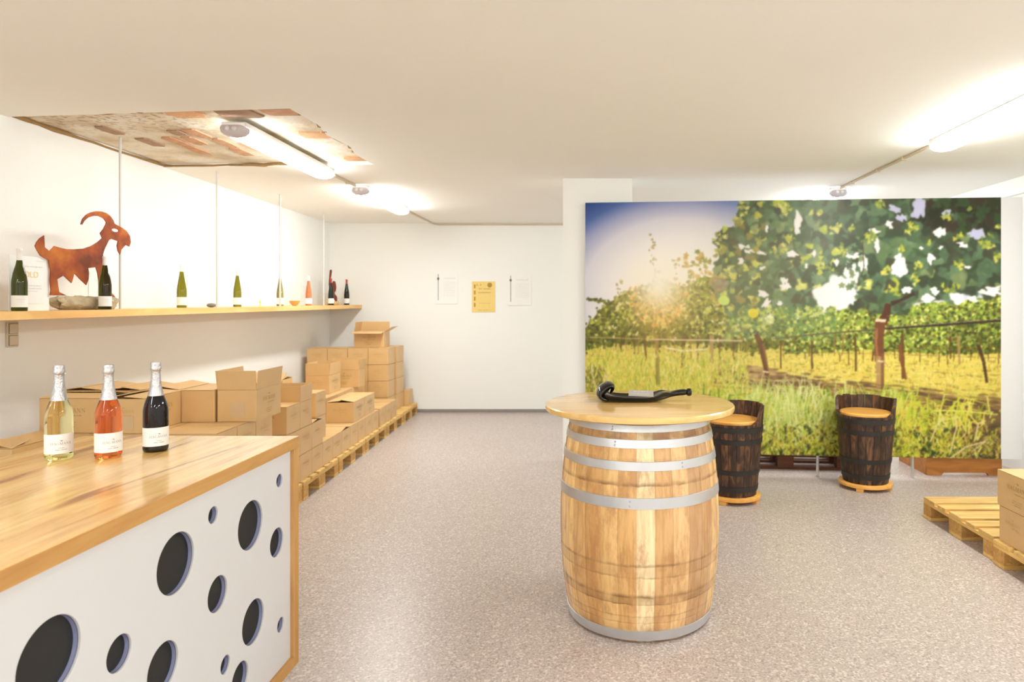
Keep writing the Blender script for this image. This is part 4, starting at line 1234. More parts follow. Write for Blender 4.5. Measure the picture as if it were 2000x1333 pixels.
for L in (1, 2, 3):
    carton(-3.065, 6.56, zl(L), .30, .243, f'brown carton against the left wall behind the open cartons, {LN[L]}', seed=52 + L, prints=('front',), lid='ajar' if L == 3 else 'closed', group=G)
# tall stack at the far end
for L in (1, 2, 3, 4):
    for k in range(4):
        sd += 1
        x = -2.512 - k * .2545 + (0 if L > 1 else .0)
        nm = ['aisle end', 'second from the aisle', 'third from the aisle', 'against the left wall'][k]
        carton(x + random.Random(sd).uniform(-.0015, .0015), 8.20, zl(L), .25, .31, f'brown carton in the tall stack at the far end, {LN[L]}, {nm}', rz=.01, seed=sd, prints=('front',), group=G)
    carton(-2.495, 8.53, zl(L), .25, .31, f'brown carton behind the tall far stack, {LN[L]}', rz=.01, seed=sd + 300, prints=(), group=G)
carton(-2.80, 8.53, zl(4), .25, .31, 'brown carton lying behind the tall far stack against the wall', rz=.01, seed=77, lid='closed', prints=(), group=G)
for L in (1, 2, 3): carton(-2.80, 8.53, zl(L), .25, .31, f'brown carton hidden behind the tall far stack, {LN[L]}', rz=.01, seed=80 + L, prints=(), group=G)
carton(-2.44, 8.86, zl(1), .30, .245, 'single brown carton at the back wall end of the last pallet', rz=.03, seed=90, prints=(), group=G)
carton(-2.612, 8.36, zl(5), .385, .245, 'open brown carton with spread flaps crowning the tall far stack', rz=.0, lid='open', lids={'front': 190, 'back': 88, 'right': 150, 'left': 80}, seed=91, prints=('front',), group=G)
# cartons on the right-hand pallet (their left side faces the room)
carton(2.375 + .30, 3.55, Z0, .30, .243, 'lower brown carton of the two on the pallet in front of the mural', rz=0, seed=92, prints=('left',), group='cartons on the mural-side pallet')
carton(2.365 + .30, 3.435, zl(2), .30, .36, 'upper brown carton of the two on the pallet in front of the mural', rz=0, seed=93, prints=('left',), group='cartons on the mural-side pallet')

# ------------------------------------------------------------------ barrel table
BX, BY = .249, 3.25
bt = empty('barrel_table', (BX, BY, 0), 0, 'oak wine barrel with steel hoops carrying a round wooden table top', 'table')


def br(z):
    t = (z - .47) / .49
    return .338 + .050 * (1 - min(1.0, abs(t)) ** 2.1)


NS = 29
light = lin((250, 226, 180))
cols = [lin(c_) for c_ in [(222, 172, 110), (206, 150, 88), (232, 186, 122), (196, 142, 84), (214, 164, 102), (200, 152, 104), (238, 194, 130)]]
for i in range(NS):
    r = random.Random(i + 40)
    a0 = -PI / 2 + (i - .5) * 2 * PI / NS + .0006; a1 = -PI / 2 + (i + .5) * 2 * PI / NS - .0006
    bm = bmesh.new(); off = r.uniform(-.0012, .0012); rows = []
    for k in range(17):
        z = .008 + k / 16 * .952
        R0 = br(z) + off
        rows.append([bm.verts.new((rr * math.cos(a), rr * math.sin(a), z)) for rr, a in ((R0 - .0008, a0), (R0, a0 + .006), (R0, (a0 + a1) / 2), (R0, a1 - .006), (R0 - .0008, a1), (R0 - .025, a1), (R0 - .025, a0))])
    for ra, rb in zip(rows[:-1], rows[1:]):
        for j in range(7): bm.faces.new((ra[j], ra[(j + 1) % 7], rb[(j + 1) % 7], rb[j]))
    bm.faces.new(rows[0][::-1]); bm.faces.new(rows[-1])
    so = link('stave', to_mesh(bm, 'stave', M['stave'], True, 35), bt)
    j = i if i <= NS // 2 else i - NS
    col = {0: light, 1: lin((216, 172, 118)), 2: lin((232, 192, 138)), 3: lin((196, 156, 112)), 4: lin((200, 160, 114)), 5: lin((230, 190, 132)), 6: lin((238, 200, 142)), -1: lin((222, 176, 114)), -2: lin((230, 188, 126)), -3: lin((214, 166, 106)), -4: lin((222, 178, 120)), -5: lin((242, 202, 140)), -6: lin((244, 206, 146))}.get(j, cols[r.randrange(len(cols))])
    so.color = col + (1,)


def hoop(za, zb, name='hoop'):
    ra, rb = br(za) + .0008, br(zb) + .0008
    prof = [(ra, za), (ra + .0035, za + .001), (rb + .0035, zb - .001), (rb, zb)]
    me_ = lathe_mesh(name, prof + [(prof[0][0] - .002, (za + zb) / 2), prof[0]][:0], M['steel'], 64, True, 40)
    return link(name, me_, bt)


for za, zb in ((.935, .967), (.866, .904), (.770, .810), (.606, .655), (.013, .059)): hoop(za, zb)
for za, zb, an in ((.866, .904, -1.95), (.770, .810, -1.1), (.606, .655, -1.75), (.935, .967, -2.0)):
    for dz in (.3, .7):
        z = za + (zb - za) * dz; R0 = br(z) + .0045
        bm = bmesh.new(); bmesh.ops.create_uvsphere(bm, u_segments=8, v_segments=5, radius=.0045)
        link('rivet', to_mesh(bm, 'rivet', M['steel'], True), bt, (R0 * math.cos(an), R0 * math.sin(an), z))
link('barrel_head', lathe_mesh('barrel_head', [(0, .935), (.318, .935), (.318, .955), (0, .955)], M['stave'], 48, False), bt)
TZ = 1.020
link('tabletop', lathe_mesh('tabletop', [(0, TZ - .031), (.454, TZ - .031), (.461, TZ - .027), (.464, TZ - .016), (.463, TZ - .006), (.458, TZ - .001), (.452, TZ), (0, TZ)], M['table'], 96, True, 30), bt)

# flattened bottle dish on the table, with a card in it
ds = empty('bottle_dish', (1273 / 1280 * 0 + .275, 3.30, TZ), R_(1.0), 'flattened glossy black bottle used as a dish on the barrel table', 'dish')
bm = bmesh.new()
# sections along x: (x, half width, base z, rim height, trough depth)
secs = [(-.215, .050, .012, .035, .0), (-.200, .066, .004, .040, .004), (-.170, .078, .001, .036, .016), (-.120, .084, .0, .030, .022), (-.05, .086, .0, .027, .021), (.02, .084, .0, .026, .019), (.065, .076, .001, .034, .013), (.095, .060, .006, .046, .007), (.125, .036, .016, .030, .002), (.155, .021, .022, .030, .0), (.19, .0165, .026, .033, .0), (.225, .0155, .027, .031, .0)]
rings = []
for x, hw, bz, rim, tr_ in secs:
    ring = []
    for k in range(20):
        a = 2 * PI * k / 20
        y = hw * math.cos(a); s_ = math.sin(a)
        if s_ >= 0:
            zz = bz + rim - tr_ * (1 - abs(math.cos(a)) ** 3.0) * (1 if tr_ else 0) if tr_ else bz + rim / 2 + rim / 2 * s_
        else:
            zz = bz + rim / 2 * (1 + s_) if not tr_ else bz + (rim - .004) * (1 + s_) ** 1.5
        ring.append(bm.verts.new((x, y, zz)))
    rings.append(ring)
for a, c_ in zip(rings[:-1], rings[1:]):
    for i in range(20): bm.faces.new((a[i], a[(i + 1) % 20], c_[(i + 1) % 20], c_[i]))
bm.faces.new(rings[0][::-1]); bm.faces.new(rings[-1])
dm = to_mesh(bm, 'dish_body', M['glass_black'], True, 60)
do = link('dish_body', dm, ds)
sb = do.modifiers.new('subd', 'SUBSURF'); sb.levels = 2; sb.render_levels = 2
# curled punt end rising and folding over, like a crest
bm = bmesh.new()
path = [(-.165, .010), (-.200, .014), (-.222, .026), (-.218, .046), (-.200, .064), (-.180, .078), (-.160, .080), (-.152, .068), (-.160, .052), (-.172, .038)]
rings = []
for i, (x, z) in enumerate(path):
    pm, pn = path[max(0, i - 1)], path[min(len(path) - 1, i + 1)]
    tx, tz = pn[0] - pm[0], pn[1] - pm[1]; L_ = math.hypot(tx, tz); nx, nz_ = -tz / L_, tx / L_
    th = [.010, .016, .023, .027, .027, .024, .019, .013, .008, .004][i]; hw = [.066, .072, .076, .076, .072, .066, .060, .054, .046, .036][i]
    ring = []
    for k in range(14):
        a = 2 * PI * k / 14
        ring.append(bm.verts.new((x + nx * th * math.sin(a), hw * math.cos(a), max(.0005, z + nz_ * th * math.sin(a)))))
    rings.append(ring)
for a, c_ in zip(rings[:-1], rings[1:]):
    for i in range(14): bm.faces.new((a[i], a[(i + 1) % 14], c_[(i + 1) % 14], c_[i]))
bm.faces.new(rings[0][::-1]); bm.faces.new(rings[-1])
co = link('curled_end', to_mesh(bm, 'curled_end', M['glass_black'], True, 70), ds)
sb = co.modifiers.new('subd', 'SUBSURF'); sb.levels = 1; sb.render_levels = 2
link('neck_ring', to_mesh(tube_bm(bmesh.new(), [(.219, 0, .0425), (.224, 0, .0425), (.236, 0, .0425), (.241, 0, .0425)], [.0165, .0195, .0195, .016], 20), 'neck_ring', M['glass_black'], True, 50), ds)
cd = box('paper_card', -.062, .062, -.042, .042, 0, .0022, M['grey_card'], None, .0003, (.262, 3.288, TZ + .0375), (R_(13), R_(2), R_(-4)))
tag(cd, 'small grey printed card lying in the black bottle dish', 'card')
link('printed_lettering', quads_mesh('printed_lettering', [[(x, y + .018) for x, y in qd] for qd in scribble(.07, .010, 0, 1)] + [[(x, y - .004) for x, y in qd] for qd in scribble(.09, .005, 0, 2)] + [[(x, y - .018) for x, y in qd] for qd in scribble(.08, .005, 0, 3)], M['paper'], lambda u, v: (u, v, .0027)), cd)


# ------------------------------------------------------------------ tub stools
def tub_stool(loc, rz, label):
    root = empty('tub_stool', loc, rz, label, 'stool', 'stools cut from dark old tubs')
    rb, rt, h0, hb = .176, .236, .055, .735
    hf = .605
    n = 22
    def R0(z): return rb + (rt - rb) * ((z - h0) / (hb - h0)) ** .8
    for i in range(n):
        r = random.Random(i * 3 + int(loc[0] * 10))
        a0 = i * 2 * PI / n + .006; a1 = (i + 1) * 2 * PI / n - .006
        am = (a0 + a1) / 2
        rear = math.sin(am)                           # +y is the backrest side
        def top(a):
            s_ = math.sin(a)
            return hb + .006 * r.uniform(-1, 1) if s_ > -.08 else hf if s_ < -.34 else hf + (hb - hf) * ((s_ + .34) / .26)
        t0, t1 = top(a0), top(a1)
        if abs(t0 - t1) < .01: t1 = t0
        bm = bmesh.new(); rows = []
        for k in range(7):
            f = k / 6; z0 = h0 + (t0 - h0) * f; z1 = h0 + (t1 - h0) * f; zm = (z0 + z1) / 2
            rows.append([bm.verts.new((rr * math.cos(a), rr * math.sin(a), z)) for rr, a, z in ((R0(z0) - .0015, a0, z0), (R0(zm), am, zm), (R0(z1) - .0015, a1, z1), (R0(z1) - .022, a1, z1), (R0(z0) - .022, a0, z0))])
        for ra, rb_ in zip(rows[:-1], rows[1:]):
            for j in range(5): bm.faces.new((ra[j], ra[(j + 1) % 5], rb_[(j + 1) % 5], rb_[j]))
        bm.faces.new(rows[0][::-1]); bm.faces.new(rows[-1])
        link('stave', to_mesh(bm, 'stave', M['tub']), root)
    for za, zb in ((.095, .135), (.225, .262), (.455, .495), (.545, .585)):
        link('hoop', lathe_mesh('hoop', [(R0(za), za), (R0(za) + .004, za + .001), (R0(zb) + .004, zb - .001), (R0(zb), zb)], M['iron'], 48), root)
    zs = hf + .002
    link('seat', lathe_mesh('seat', [(0, zs - .022), (R0(zs) - .030, zs - .022), (R0(zs) - .026, zs - .018), (R0(zs) - .026, zs + .012), (R0(zs) - .034, zs + .020), (0, zs + .020)], M['seat'], 40, True, 40), root)
    link('base_disc', lathe_mesh('base_disc', [(0, .026), (.204, .026), (.210, .032), (.210, .050), (.204, .055), (0, .055)], M['seat'], 48, True, 40), root)
    for k in range(4):
        a = R_(255 + 90 * k + 10)
        box('foot', -.028, .028, -.02, .02, 0, .0262, M['seat'], root, .002, (.180 * math.cos(a), .180 * math.sin(a), 0), (0, 0, a + PI / 2))
    return root


tub_stool((1.118, 5.08, 0), R_(-30), 'dark tub stool with wooden seat half hidden behind the barrel table')
tub_stool((2.287, 5.42, 0), R_(-30), 'dark tub stool with wooden seat standing alone in front of the mural')

# ------------------------------------------------------------------ counter
CT = empty('sales_counter', (-1.11, 2.512, 0), 0, 'sales counter with wooden top and white front full of round holes', 'counter')
CZ, CL, CW = 1.0, 2.3, .82
# local: x from -CW to 0 (front face at x=0), y from -CL to 0
box('worktop', -CW, 0, -CL, 0, CZ - .042, CZ, M['counter'], CT, .0015)
box('edge_shade', -.0012, .0006, -CL, 0, CZ - .042, CZ - .0008, M['frame'], CT, .0003)  # thin darker skin, puts the shade of the worktop's front into its colour
box('frame_post', -.10, -.001, -.0385, -.0005, .133, CZ - .0425, M['frame_z'], CT, .0015)
box('frame_post', -.10, -.001, -CL + .0005, -CL + .0385, .133, CZ - .0425, M['frame_z'], CT, .0015)
box('bottom_rail', -.10, -.001, -CL + .039, -.039, .133, .172, M['frame'], CT, .0015)
box('side_panel', -CW + .02, -.101, -.030, -.004, .133, CZ - .0425, M['board'], CT, .001)
box('side_panel', -CW + .02, -.101, -CL + .004, -CL + .030, .133, CZ - .0425, M['board'], CT, .001)
box('back_panel', -CW + .0, -CW + .019, -CL + .004, -.004, .133, CZ - .0425, M['board'], CT, .001)
box('plinth', -CW + .12, -.16, -CL + .12, -.12, 0, .133, M['black'], CT, .001)
holes = [(2.386, 0.862, 0.0236), (1.965, 0.871, 0.0254), (2.183, 0.768, 0.0798), (2.366, 0.644, 0.051), (1.789, 0.796, 0.0817), (1.989, 0.624, 0.053), (2.201, 0.437, 0.0721), (2.395, 0.332, 0.0261), (2.031, 0.386, 0.0273), (1.370, 0.762, 0.0835), (1.572, 0.665, 0.0427), (1.734, 0.542, 0.0638), (2.117, 0.294, 0.051),
         (1.12, .86, .04), (.95, .62, .075), (1.18, .40, .06), (1.45, .33, .035), (.62, .80, .05), (.7, .4, .03)]
ya, yb_ = -CL + .0395, -.0395
outl = [[(ya, .1725), (yb_, .1725), (yb_, CZ - .0425), (ya, CZ - .0425)]]
for hy, hz_, hr in holes:
    outl.append([(hy - 2.512 + hr * math.cos(-2 * PI * k / 56), hz_ + hr * math.sin(-2 * PI * k / 56)) for k in range(56)])
pm_ = plate_mesh('front_panel', outl, .008, M['panel'], .0012, 'yz')
link('front_panel', pm_, CT, (-.0195, 0, 0))
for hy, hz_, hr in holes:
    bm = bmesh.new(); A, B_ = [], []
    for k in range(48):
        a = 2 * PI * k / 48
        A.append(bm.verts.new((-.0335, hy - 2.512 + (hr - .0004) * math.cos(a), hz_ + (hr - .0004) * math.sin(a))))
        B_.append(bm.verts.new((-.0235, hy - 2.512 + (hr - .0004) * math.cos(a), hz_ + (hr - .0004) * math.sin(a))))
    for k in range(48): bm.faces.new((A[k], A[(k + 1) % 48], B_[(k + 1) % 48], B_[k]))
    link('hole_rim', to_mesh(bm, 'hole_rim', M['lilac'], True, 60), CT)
box('dark_backing', -.050, -.0338, ya, yb_, .1725, CZ - .0425, M['black'], CT)

# ------------------------------------------------------------------ bottles on the counter
SPK = [(0, .004), (.028, .002), (.0345, .0), (.0375, .003), (.0395, .010), (.0395, .142), (.0385, .155), (.0345, .172), (.0295, .186), (.0245, .200), (.0205, .216), (.0178, .232), (.0155, .252), (.0142, .270), (.0136, .289), (.0136, .305), (0, .306)]


def prof_r(prof, z):
    for (r0, z0), (r1, z1) in zip(prof[:-1], prof[1:]):
        if z0 <= z <= z1 and z1 > z0 and z > .006: return r0 + (r1 - r0) * (z - z0) / (z1 - z0)
    return prof[-2][0]


def label_band(name, r, z0, z1, half, mat, face, n=28, tilt=0.0):
    bm = bmesh.new(); A, B_ = [], []
    for k in range(n + 1):
        a = face - half + 2 * half * k / n
        A.append(bm.verts.new((r * math.cos(a), r * math.sin(a), z0))); B_.append(bm.verts.new((r * math.cos(a), r * math.sin(a), z1)))
    for k in range(n): bm.faces.new((A[k], A[k + 1], B_[k + 1], B_[k]))
    return to_mesh(bm, name, mat, True, 80)


def sparkling(loc, glassm, yaw, label, foot):
    root = empty('sparkling_wine_bottle', loc, 0, label, 'bottle', 'sparkling wine bottles on the counter')
    root.scale = (.957, .957, .957)
    link('bottle_glass', lathe_mesh('bottle_glass', SPK, M[glassm], 48, True, 35), root)
    if foot: link('bottle_foot', lathe_mesh('bottle_foot', [(.0346, .0002), (.0379, .0030), (.0399, .010), (.0400, .016), (.0399, .0165)], M['glass_base'], 48, True, 40), root)
    fz = [.199 + .108 * k / 8 for k in range(9)]
    prof = [(prof_r(SPK, z) + .0006, z) for z in fz[:-1]]
    prof = [(prof[0][0] - .0006, prof[0][1])] + prof[:-1] + [(.0150, .288), (.0168, .291), (.0172, .296), (.0166, .300), (.0158, .303), (.0160, .309), (.0158, .315), (.0146, .3185), (.010, .320), (0, .3203)]
    me_ = lathe_mesh('foil_capsule', prof, M['foil'], 40, True, 50)
    r = random.Random(int(loc[0] * -1000))
    for v in me_.vertices:
        if v.co.z > .205 and (abs(v.co.x) + abs(v.co.y)) > .004:
            k = 1 + r.uniform(-.018, .018) * (2.0 if v.co.z > .285 else 1)
            v.co.x *= k; v.co.y *= k
    fo = link('foil_capsule', me_, root)
    a = -PI / 2 + yaw + .9
    tube('foil_tab', [(.0145 * math.cos(a), .0145 * math.sin(a), .291), (.019 * math.cos(a), .019 * math.sin(a), .290), (.0215 * math.cos(a), .0215 * math.sin(a), .2875)], [.0016, .0018, .0014], M['foil'], fo, 6)
    face = -PI / 2 + yaw; rl = .0401
    lb = link('paper_label', label_band('paper_label', rl, .022, .088, 1.9, M['paper'], face), root)
    wrap = lambda u, v: ((rl + .0003) * math.cos(face + u / rl), (rl + .0003) * math.sin(face + u / rl), .042 + v)
    h = .0088
    tx = [[(x, y + .010) for x, y in qd] for qd in word_quads('HAGMANN', h, .10)]
    A, W_, Ln = flourish(h)
    up = lambda qs: [[(x, y + .010) for x, y in qd] for qd in qs]
    link('printed_name', quads_mesh('printed_name', tx + up(Ln), M['ink_grey'], wrap), lb)
    link('printed_emblem', quads_mesh('printed_emblem', up(A), M['ink_red'], wrap), lb)
    link('emblem_wings', quads_mesh('emblem_wings', up(W_), M['ink_red'], wrap), lb)
    link('small_print', quads_mesh('small_print', scribble(.016, .0022, -.001, 3) + scribble(.032, .0026, -.0075, 8), M['ink_dark'], wrap), lb)
    return root


def facing(x, y, extra): return math.atan2(-y, -x) + PI / 2 + extra
for (x, y, g_, ex, lab, ft) in ((-1.730, 2.140, 'glass_clear', .16, 'pale yellow sparkling wine bottle with silver foil on the counter', True),
                                (-1.583, 2.160, 'glass_rose', .34, 'rose sparkling wine bottle with silver foil on the counter', True),
                                (-1.490, 2.255, 'glass_dark', .26, 'dark red sparkling wine bottle with silver foil on the counter', True)):
    sparkling((x, y, CZ), g_, facing(x, y, ex), lab, ft)

# ------------------------------------------------------------------ shelf and its things
def shZ(y): return 1.468 + .0072 * (y - 3.7)
SH = empty('wall_shelf', (0, 0, 0), 0, 'long light wooden shelf on the left wall hung from thin white rods', 'shelf')
bm = bmesh.new()
ys = [2.6, 4.3, 6.6, YB - .01]
pts = []
for y in (2.6, 5.5, YB - .01):
    xf = -3.125 - .0098 * (y - 3.5); xw = -3.559 if y < 5 else wallX(y) + .001
    pts.append([bm.verts.new((x, y, z)) for x, z in ((xw, shZ(y) - .046), (xf, shZ(y) - .046), (xf, shZ(y)), (xw, shZ(y)))])
for a, c_ in zip(pts[:-1], pts[1:]):
    for i in range(4): bm.faces.new((a[i], a[(i + 1) % 4], c_[(i + 1) % 4], c_[i]))
bm.faces.new(pts[0][::-1]); bm.faces.new(pts[-1])
bmesh.ops.recalc_face_normals(bm, faces=bm.faces[:])
link('shelf_board', to_mesh(bm, 'shelf_board', M['shelf']), SH)
for x, y, top in ((-3.30, 4.615, CEIL + .03), (-3.206, 5.65, CEIL), (-3.213, 6.82, CEIL), (-3.285, 8.12, CEIL)):
    tube('hanging_rod', [(x, y, shZ(y) - .01), (x, y, top)], .0085, M['rod'], SH, 10)

RIE = [(0, .003), (.028, .001), (.0345, .001), (.0365, .006), (.0365, .158), (.0355, .172), (.0325, .193), (.0285, .216), (.0235, .236), (.0190, .252), (.0155, .270), (.0130, .286), (.0125, .335), (.0135, .338), (.0135, .348), (0, .350)]
SLIM = [(0, .003), (.026, .001), (.0335, .001), (.0355, .006), (.0355, .130), (.0345, .150), (.0310, .180), (.0265, .208), (.0220, .236), (.0180, .262), (.0150, .285), (.0130, .300), (.0125, .335), (.0135, .338), (.0135, .348), (0, .350)]
BOT = {}


def still_bottle(x, y, prof, gl, capm, capz, label):
    root = empty('wine_bottle', (x, y, shZ(y)), 0, label, 'bottle', 'wine bottles on the shelf')
    k = (prof is RIE, gl)
    if k not in BOT: BOT[k] = lathe_mesh('bottle_glass', prof, M[gl], 36, True, 40)
    link('bottle_glass', BOT[k], root)
    kc = ('cap', prof is RIE, capm, capz)
    if kc not in BOT:
        P2 = [(prof_r(prof, z) + .0006, z) for z in (capz, capz + .012, capz + .03)]
        BOT[kc] = lathe_mesh('capsule', [(P2[0][0] - .0006, capz)] + P2 + [(.0134, .334), (.0146, .3385), (.0146, .349), (.013, .3515), (0, .352)], M[capm], 28, True, 40)
    link('capsule', BOT[kc], root)
    face = facing(x, y, .15)
    key = ('lab', round(face, 2))
    lb = link('paper_label', label_band('paper_label', .0370, .022, .088, 1.45, M['paper'], face - PI / 2, 20), root)
    f2 = face - PI / 2
    wrap = lambda u, v: (.0372 * math.cos(f2 + u / .037), .0372 * math.sin(f2 + u / .037), .05 + v)
    if y < 5:
        link('small_print', quads_mesh('small_print', [[(a_, b_ + .012) for a_, b_ in qd] for qd in word_quads('HAGMANN', .006, .1)] + scribble(.03, .003, 0, 5), M['ink_pale'], wrap), lb)
    return root


still_bottle(-3.200, 3.683, RIE, 'glass_green', 'capsule_w', .286, 'dark green wine bottle with white label at the near end of the shelf')
still_bottle(-3.178, 4.305, RIE, 'glass_green', 'capsule_w', .292, 'dark green wine bottle standing in front of the rusty goat')
still_bottle(-3.330, 5.36, SLIM, 'glass_olive', 'capsule_w', .296, 'slender olive green wine bottle between the rusty goat and the grey pebble')
still_bottle(-3.325, 6.20, SLIM, 'glass_olive', 'capsule_w', .296, 'slender olive green wine bottle just past the grey pebble')
still_bottle(-3.345, 7.10, SLIM, 'glass_shelf_clear', 'capsule_w', .300, 'clear greenish wine bottle standing beside the small wooden bowl')
still_bottle(-3.335, 7.80, SLIM, 'glass_shelf_rose', 'capsule_w', .296, 'salmon pink wine bottle with white cap on the far part of the shelf')
still_bottle(-3.375, 8.58, SLIM, 'glass_deep', 'capsule_r', .290, 'nearly black wine bottle with red capsule left of the red-brown figure')
still_bottle(-3.325, 9.00, SLIM, 'glass_deep', 'capsule_r', .290, 'nearly black wine bottle with red capsule at the far end of the shelf')

# rusty goat on its stone
goat = [(3.969, 1.925), (3.936, 1.903), (3.914, 1.877), (3.904, 1.854), (3.918, 1.83), (3.943, 1.799), (4.003, 1.777), (4.015, 1.714), (4.012, 1.653), (4.019, 1.593), (4.012, 1.562), (4.14, 1.562), (4.082, 1.583), (4.075, 1.61), (4.066, 1.663), (4.116, 1.688), (4.179, 1.643), (4.189, 1.668), (4.202, 1.708), (4.25, 1.67), (4.302, 1.634), (4.321, 1.673), (4.325, 1.714), (4.318, 1.746), (4.385, 1.756), (4.401, 1.718), (4.41, 1.669), (4.412, 1.602), (4.415, 1.562), (4.564, 1.562), (4.543, 1.576), (4.511, 1.605), (4.491, 1.672), (4.471, 1.755), (4.452, 1.821), (4.449, 1.849), (4.466, 1.888), (4.506, 1.951), (4.529, 1.96), (4.591, 1.951), (4.582, 1.916), (4.591, 1.882), (4.612, 1.858), (4.624, 1.894), (4.667, 1.931), (4.704, 1.923), (4.719, 1.955), (4.711, 1.998), (4.679, 2.03), (4.63, 2.05), (4.558, 2.069), (4.546, 2.092), (4.517, 2.118), (4.477, 2.133), (4.432, 2.137), (4.388, 2.131), (4.339, 2.116), (4.302, 2.096), (4.27, 2.064), (4.255, 2.027), (4.267, 2.027), (4.286, 2.054), (4.318, 2.08), (4.366, 2.097), (4.41, 2.102), (4.454, 2.092), (4.479, 2.07), (4.477, 2.057), (4.454, 2.021), (4.424, 1.988), (4.443, 1.957), (4.399, 1.924), (4.344, 1.894), (4.281, 1.872), (4.199, 1.86), (4.14, 1.856), (4.092, 1.86), (4.046, 1.867), (4.008, 1.832), (3.973, 1.853)]
eye = [(4.599, 2.023), (4.593, 2.017), (4.579, 2.013), (4.561, 2.012), (4.544, 2.014), (4.533, 2.019), (4.529, 2.025), (4.536, 2.03), (4.549, 2.034), (4.567, 2.035), (4.584, 2.033), (4.596, 2.029)]
gm = plate_mesh('goat_figure', [[(y - 4.3, z - 1.5612) for y, z in [(a * .98333, 1.5 + (b - 1.5) * .98333) for a, b in goat]], [(y - 4.3, z - 1.5612) for y, z in [(a * .98333, 1.5 + (b - 1.5) * .98333) for a, b in eye[::-1]]]], .006, M['rust'], 0, 'yz')
go = link('goat_figure', gm, None, (-3.245, 4.3, 1.5612)); tag(go, 'rusty sheet steel goat with curved horn standing on a stone', 'sculpture')
bm = bmesh.new()
bmesh.ops.create_icosphere(bm, subdivisions=4, radius=1.0)
from mathutils import noise as mnoise
for v in bm.verts:
    p = v.co.copy()
    f = 1 + .22 * mnoise.noise(p * 2.1) + .14 * mnoise.noise(Vector((p.x, p.y * 5, p.z * 2)) * 1.4) + .06 * mnoise.noise(p * 9)
    z = max(-.92, min(.86, p.z * 1.7))
    taper = 1 - .22 * max(0, -p.z)
    st_ = .012 * mnoise.noise(Vector((p.x * 2, p.y * 4.5, 3.0))) + .006 * mnoise.noise(Vector((p.x * 4, p.y * 13, 7.0)))
    v.co = Vector((p.x * .052 * f * (1 + .25 * (1 - abs(p.z))), max(-.285, min(.285, p.y * .275 * f * taper)), max(-.0435, z * .046 * (f ** .4) + (st_ if z > -.2 else 0))))
so = link('flat_stone', to_mesh(bm, 'flat_stone', M['stone'], True, 25), None, (-3.29, 4.30, shZ(4.3) + .0445)); tag(so, 'rough brown layered stone under the rusty goat', 'stone')
bm = bmesh.new(); bmesh.ops.create_icosphere(bm, subdivisions=3, radius=1.0)
for v in bm.verts: v.co = Vector((v.co.x * .035 * (1 + .1 * v.co.y), v.co.y * .047, v.co.z * .019))
pb = link('pebble', to_mesh(bm, 'pebble', M['pebble'], True, 80), None, (-3.30, 5.73, shZ(5.73) + .019)); tag(pb, 'smooth grey pebble on the shelf beside a hanging rod', 'stone')
# wooden bowl
bo = link('wooden_bowl', lathe_mesh('wooden_bowl', [(0, .0), (.022, 0), (.025, .004), (.048, .030), (.058, .052), (.0605, .058), (.057, .0575), (.046, .034), (.022, .012), (0, .010)], M['bowl'], 32, True, 50), None, (-3.33, 7.42, shZ(7.42)))
tag(bo, 'small golden wooden bowl on the shelf', 'bowl')
# small golden figure
fg = link('brass_figurine', lathe_mesh('brass_figurine', [(0, 0), (.014, 0), (.014, .006), (.005, .010), (.006, .030), (.011, .040), (.008, .052), (.009, .060), (0, .068)], M['ink_gold'], 16, True, 50), None, (-3.30, 6.58, shZ(6.58)))
tag(fg, 'tiny golden figurine on the shelf past the second olive bottle', 'figurine')
# red-brown carved figure on a pale block, with a paddle shaped stem
kf = empty('rusty_figure', (-3.42, 8.80, shZ(8.8)), 0, 'small red-brown cut-out figure on a pale base between the two dark bottles', 'sculpture')
body = [(-.045, .05), (-.05, .14), (-.055, .20), (-.05, .30), (-.02, .325), (.03, .315), (.06, .27), (.065, .23), (.045, .19), (.01, .165), (.03, .14), (.07, .13), (.10, .10), (.095, .06), (.06, .05), (.02, .075), (-.01, .10), (-.03, .05)]
link('figure_body', plate_mesh('figure_body', [body], .010, M['rust_red'], 0, 'yz'), kf)
padd = [(-.175, .26), (-.155, .262), (-.10, .40), (-.085, .455), (-.095, .47), (-.13, .468), (-.145, .44), (-.165, .34)]
link('figure_paddle', plate_mesh('figure_paddle', [padd], .010, M['rust_red'], 0, 'yz'), kf)
tube('paddle_stem', [(0, -.168, .005), (0, -.165, .27)], .005, M['rust_red'], kf, 8)
bmx = box_bm(bmesh.new(), -.035, .035, -.19, .10, 0, .052, .010, 2)
link('pale_base', to_mesh(bmx, 'pale_base', M['table'], True, 40), kf)


# papers: certificates leaning on the wall behind the bottles
def sheet(name, cx, cy, zb, wd, h, label, cat, rz, mat='paper', tk=.003, lean=0.0):
    o = box(name, -tk / 2, tk / 2, -wd / 2, wd / 2, 0, h, M[mat], None, .0005, (cx, cy, zb), (0, lean, rz))
    return tag(o, label, cat)


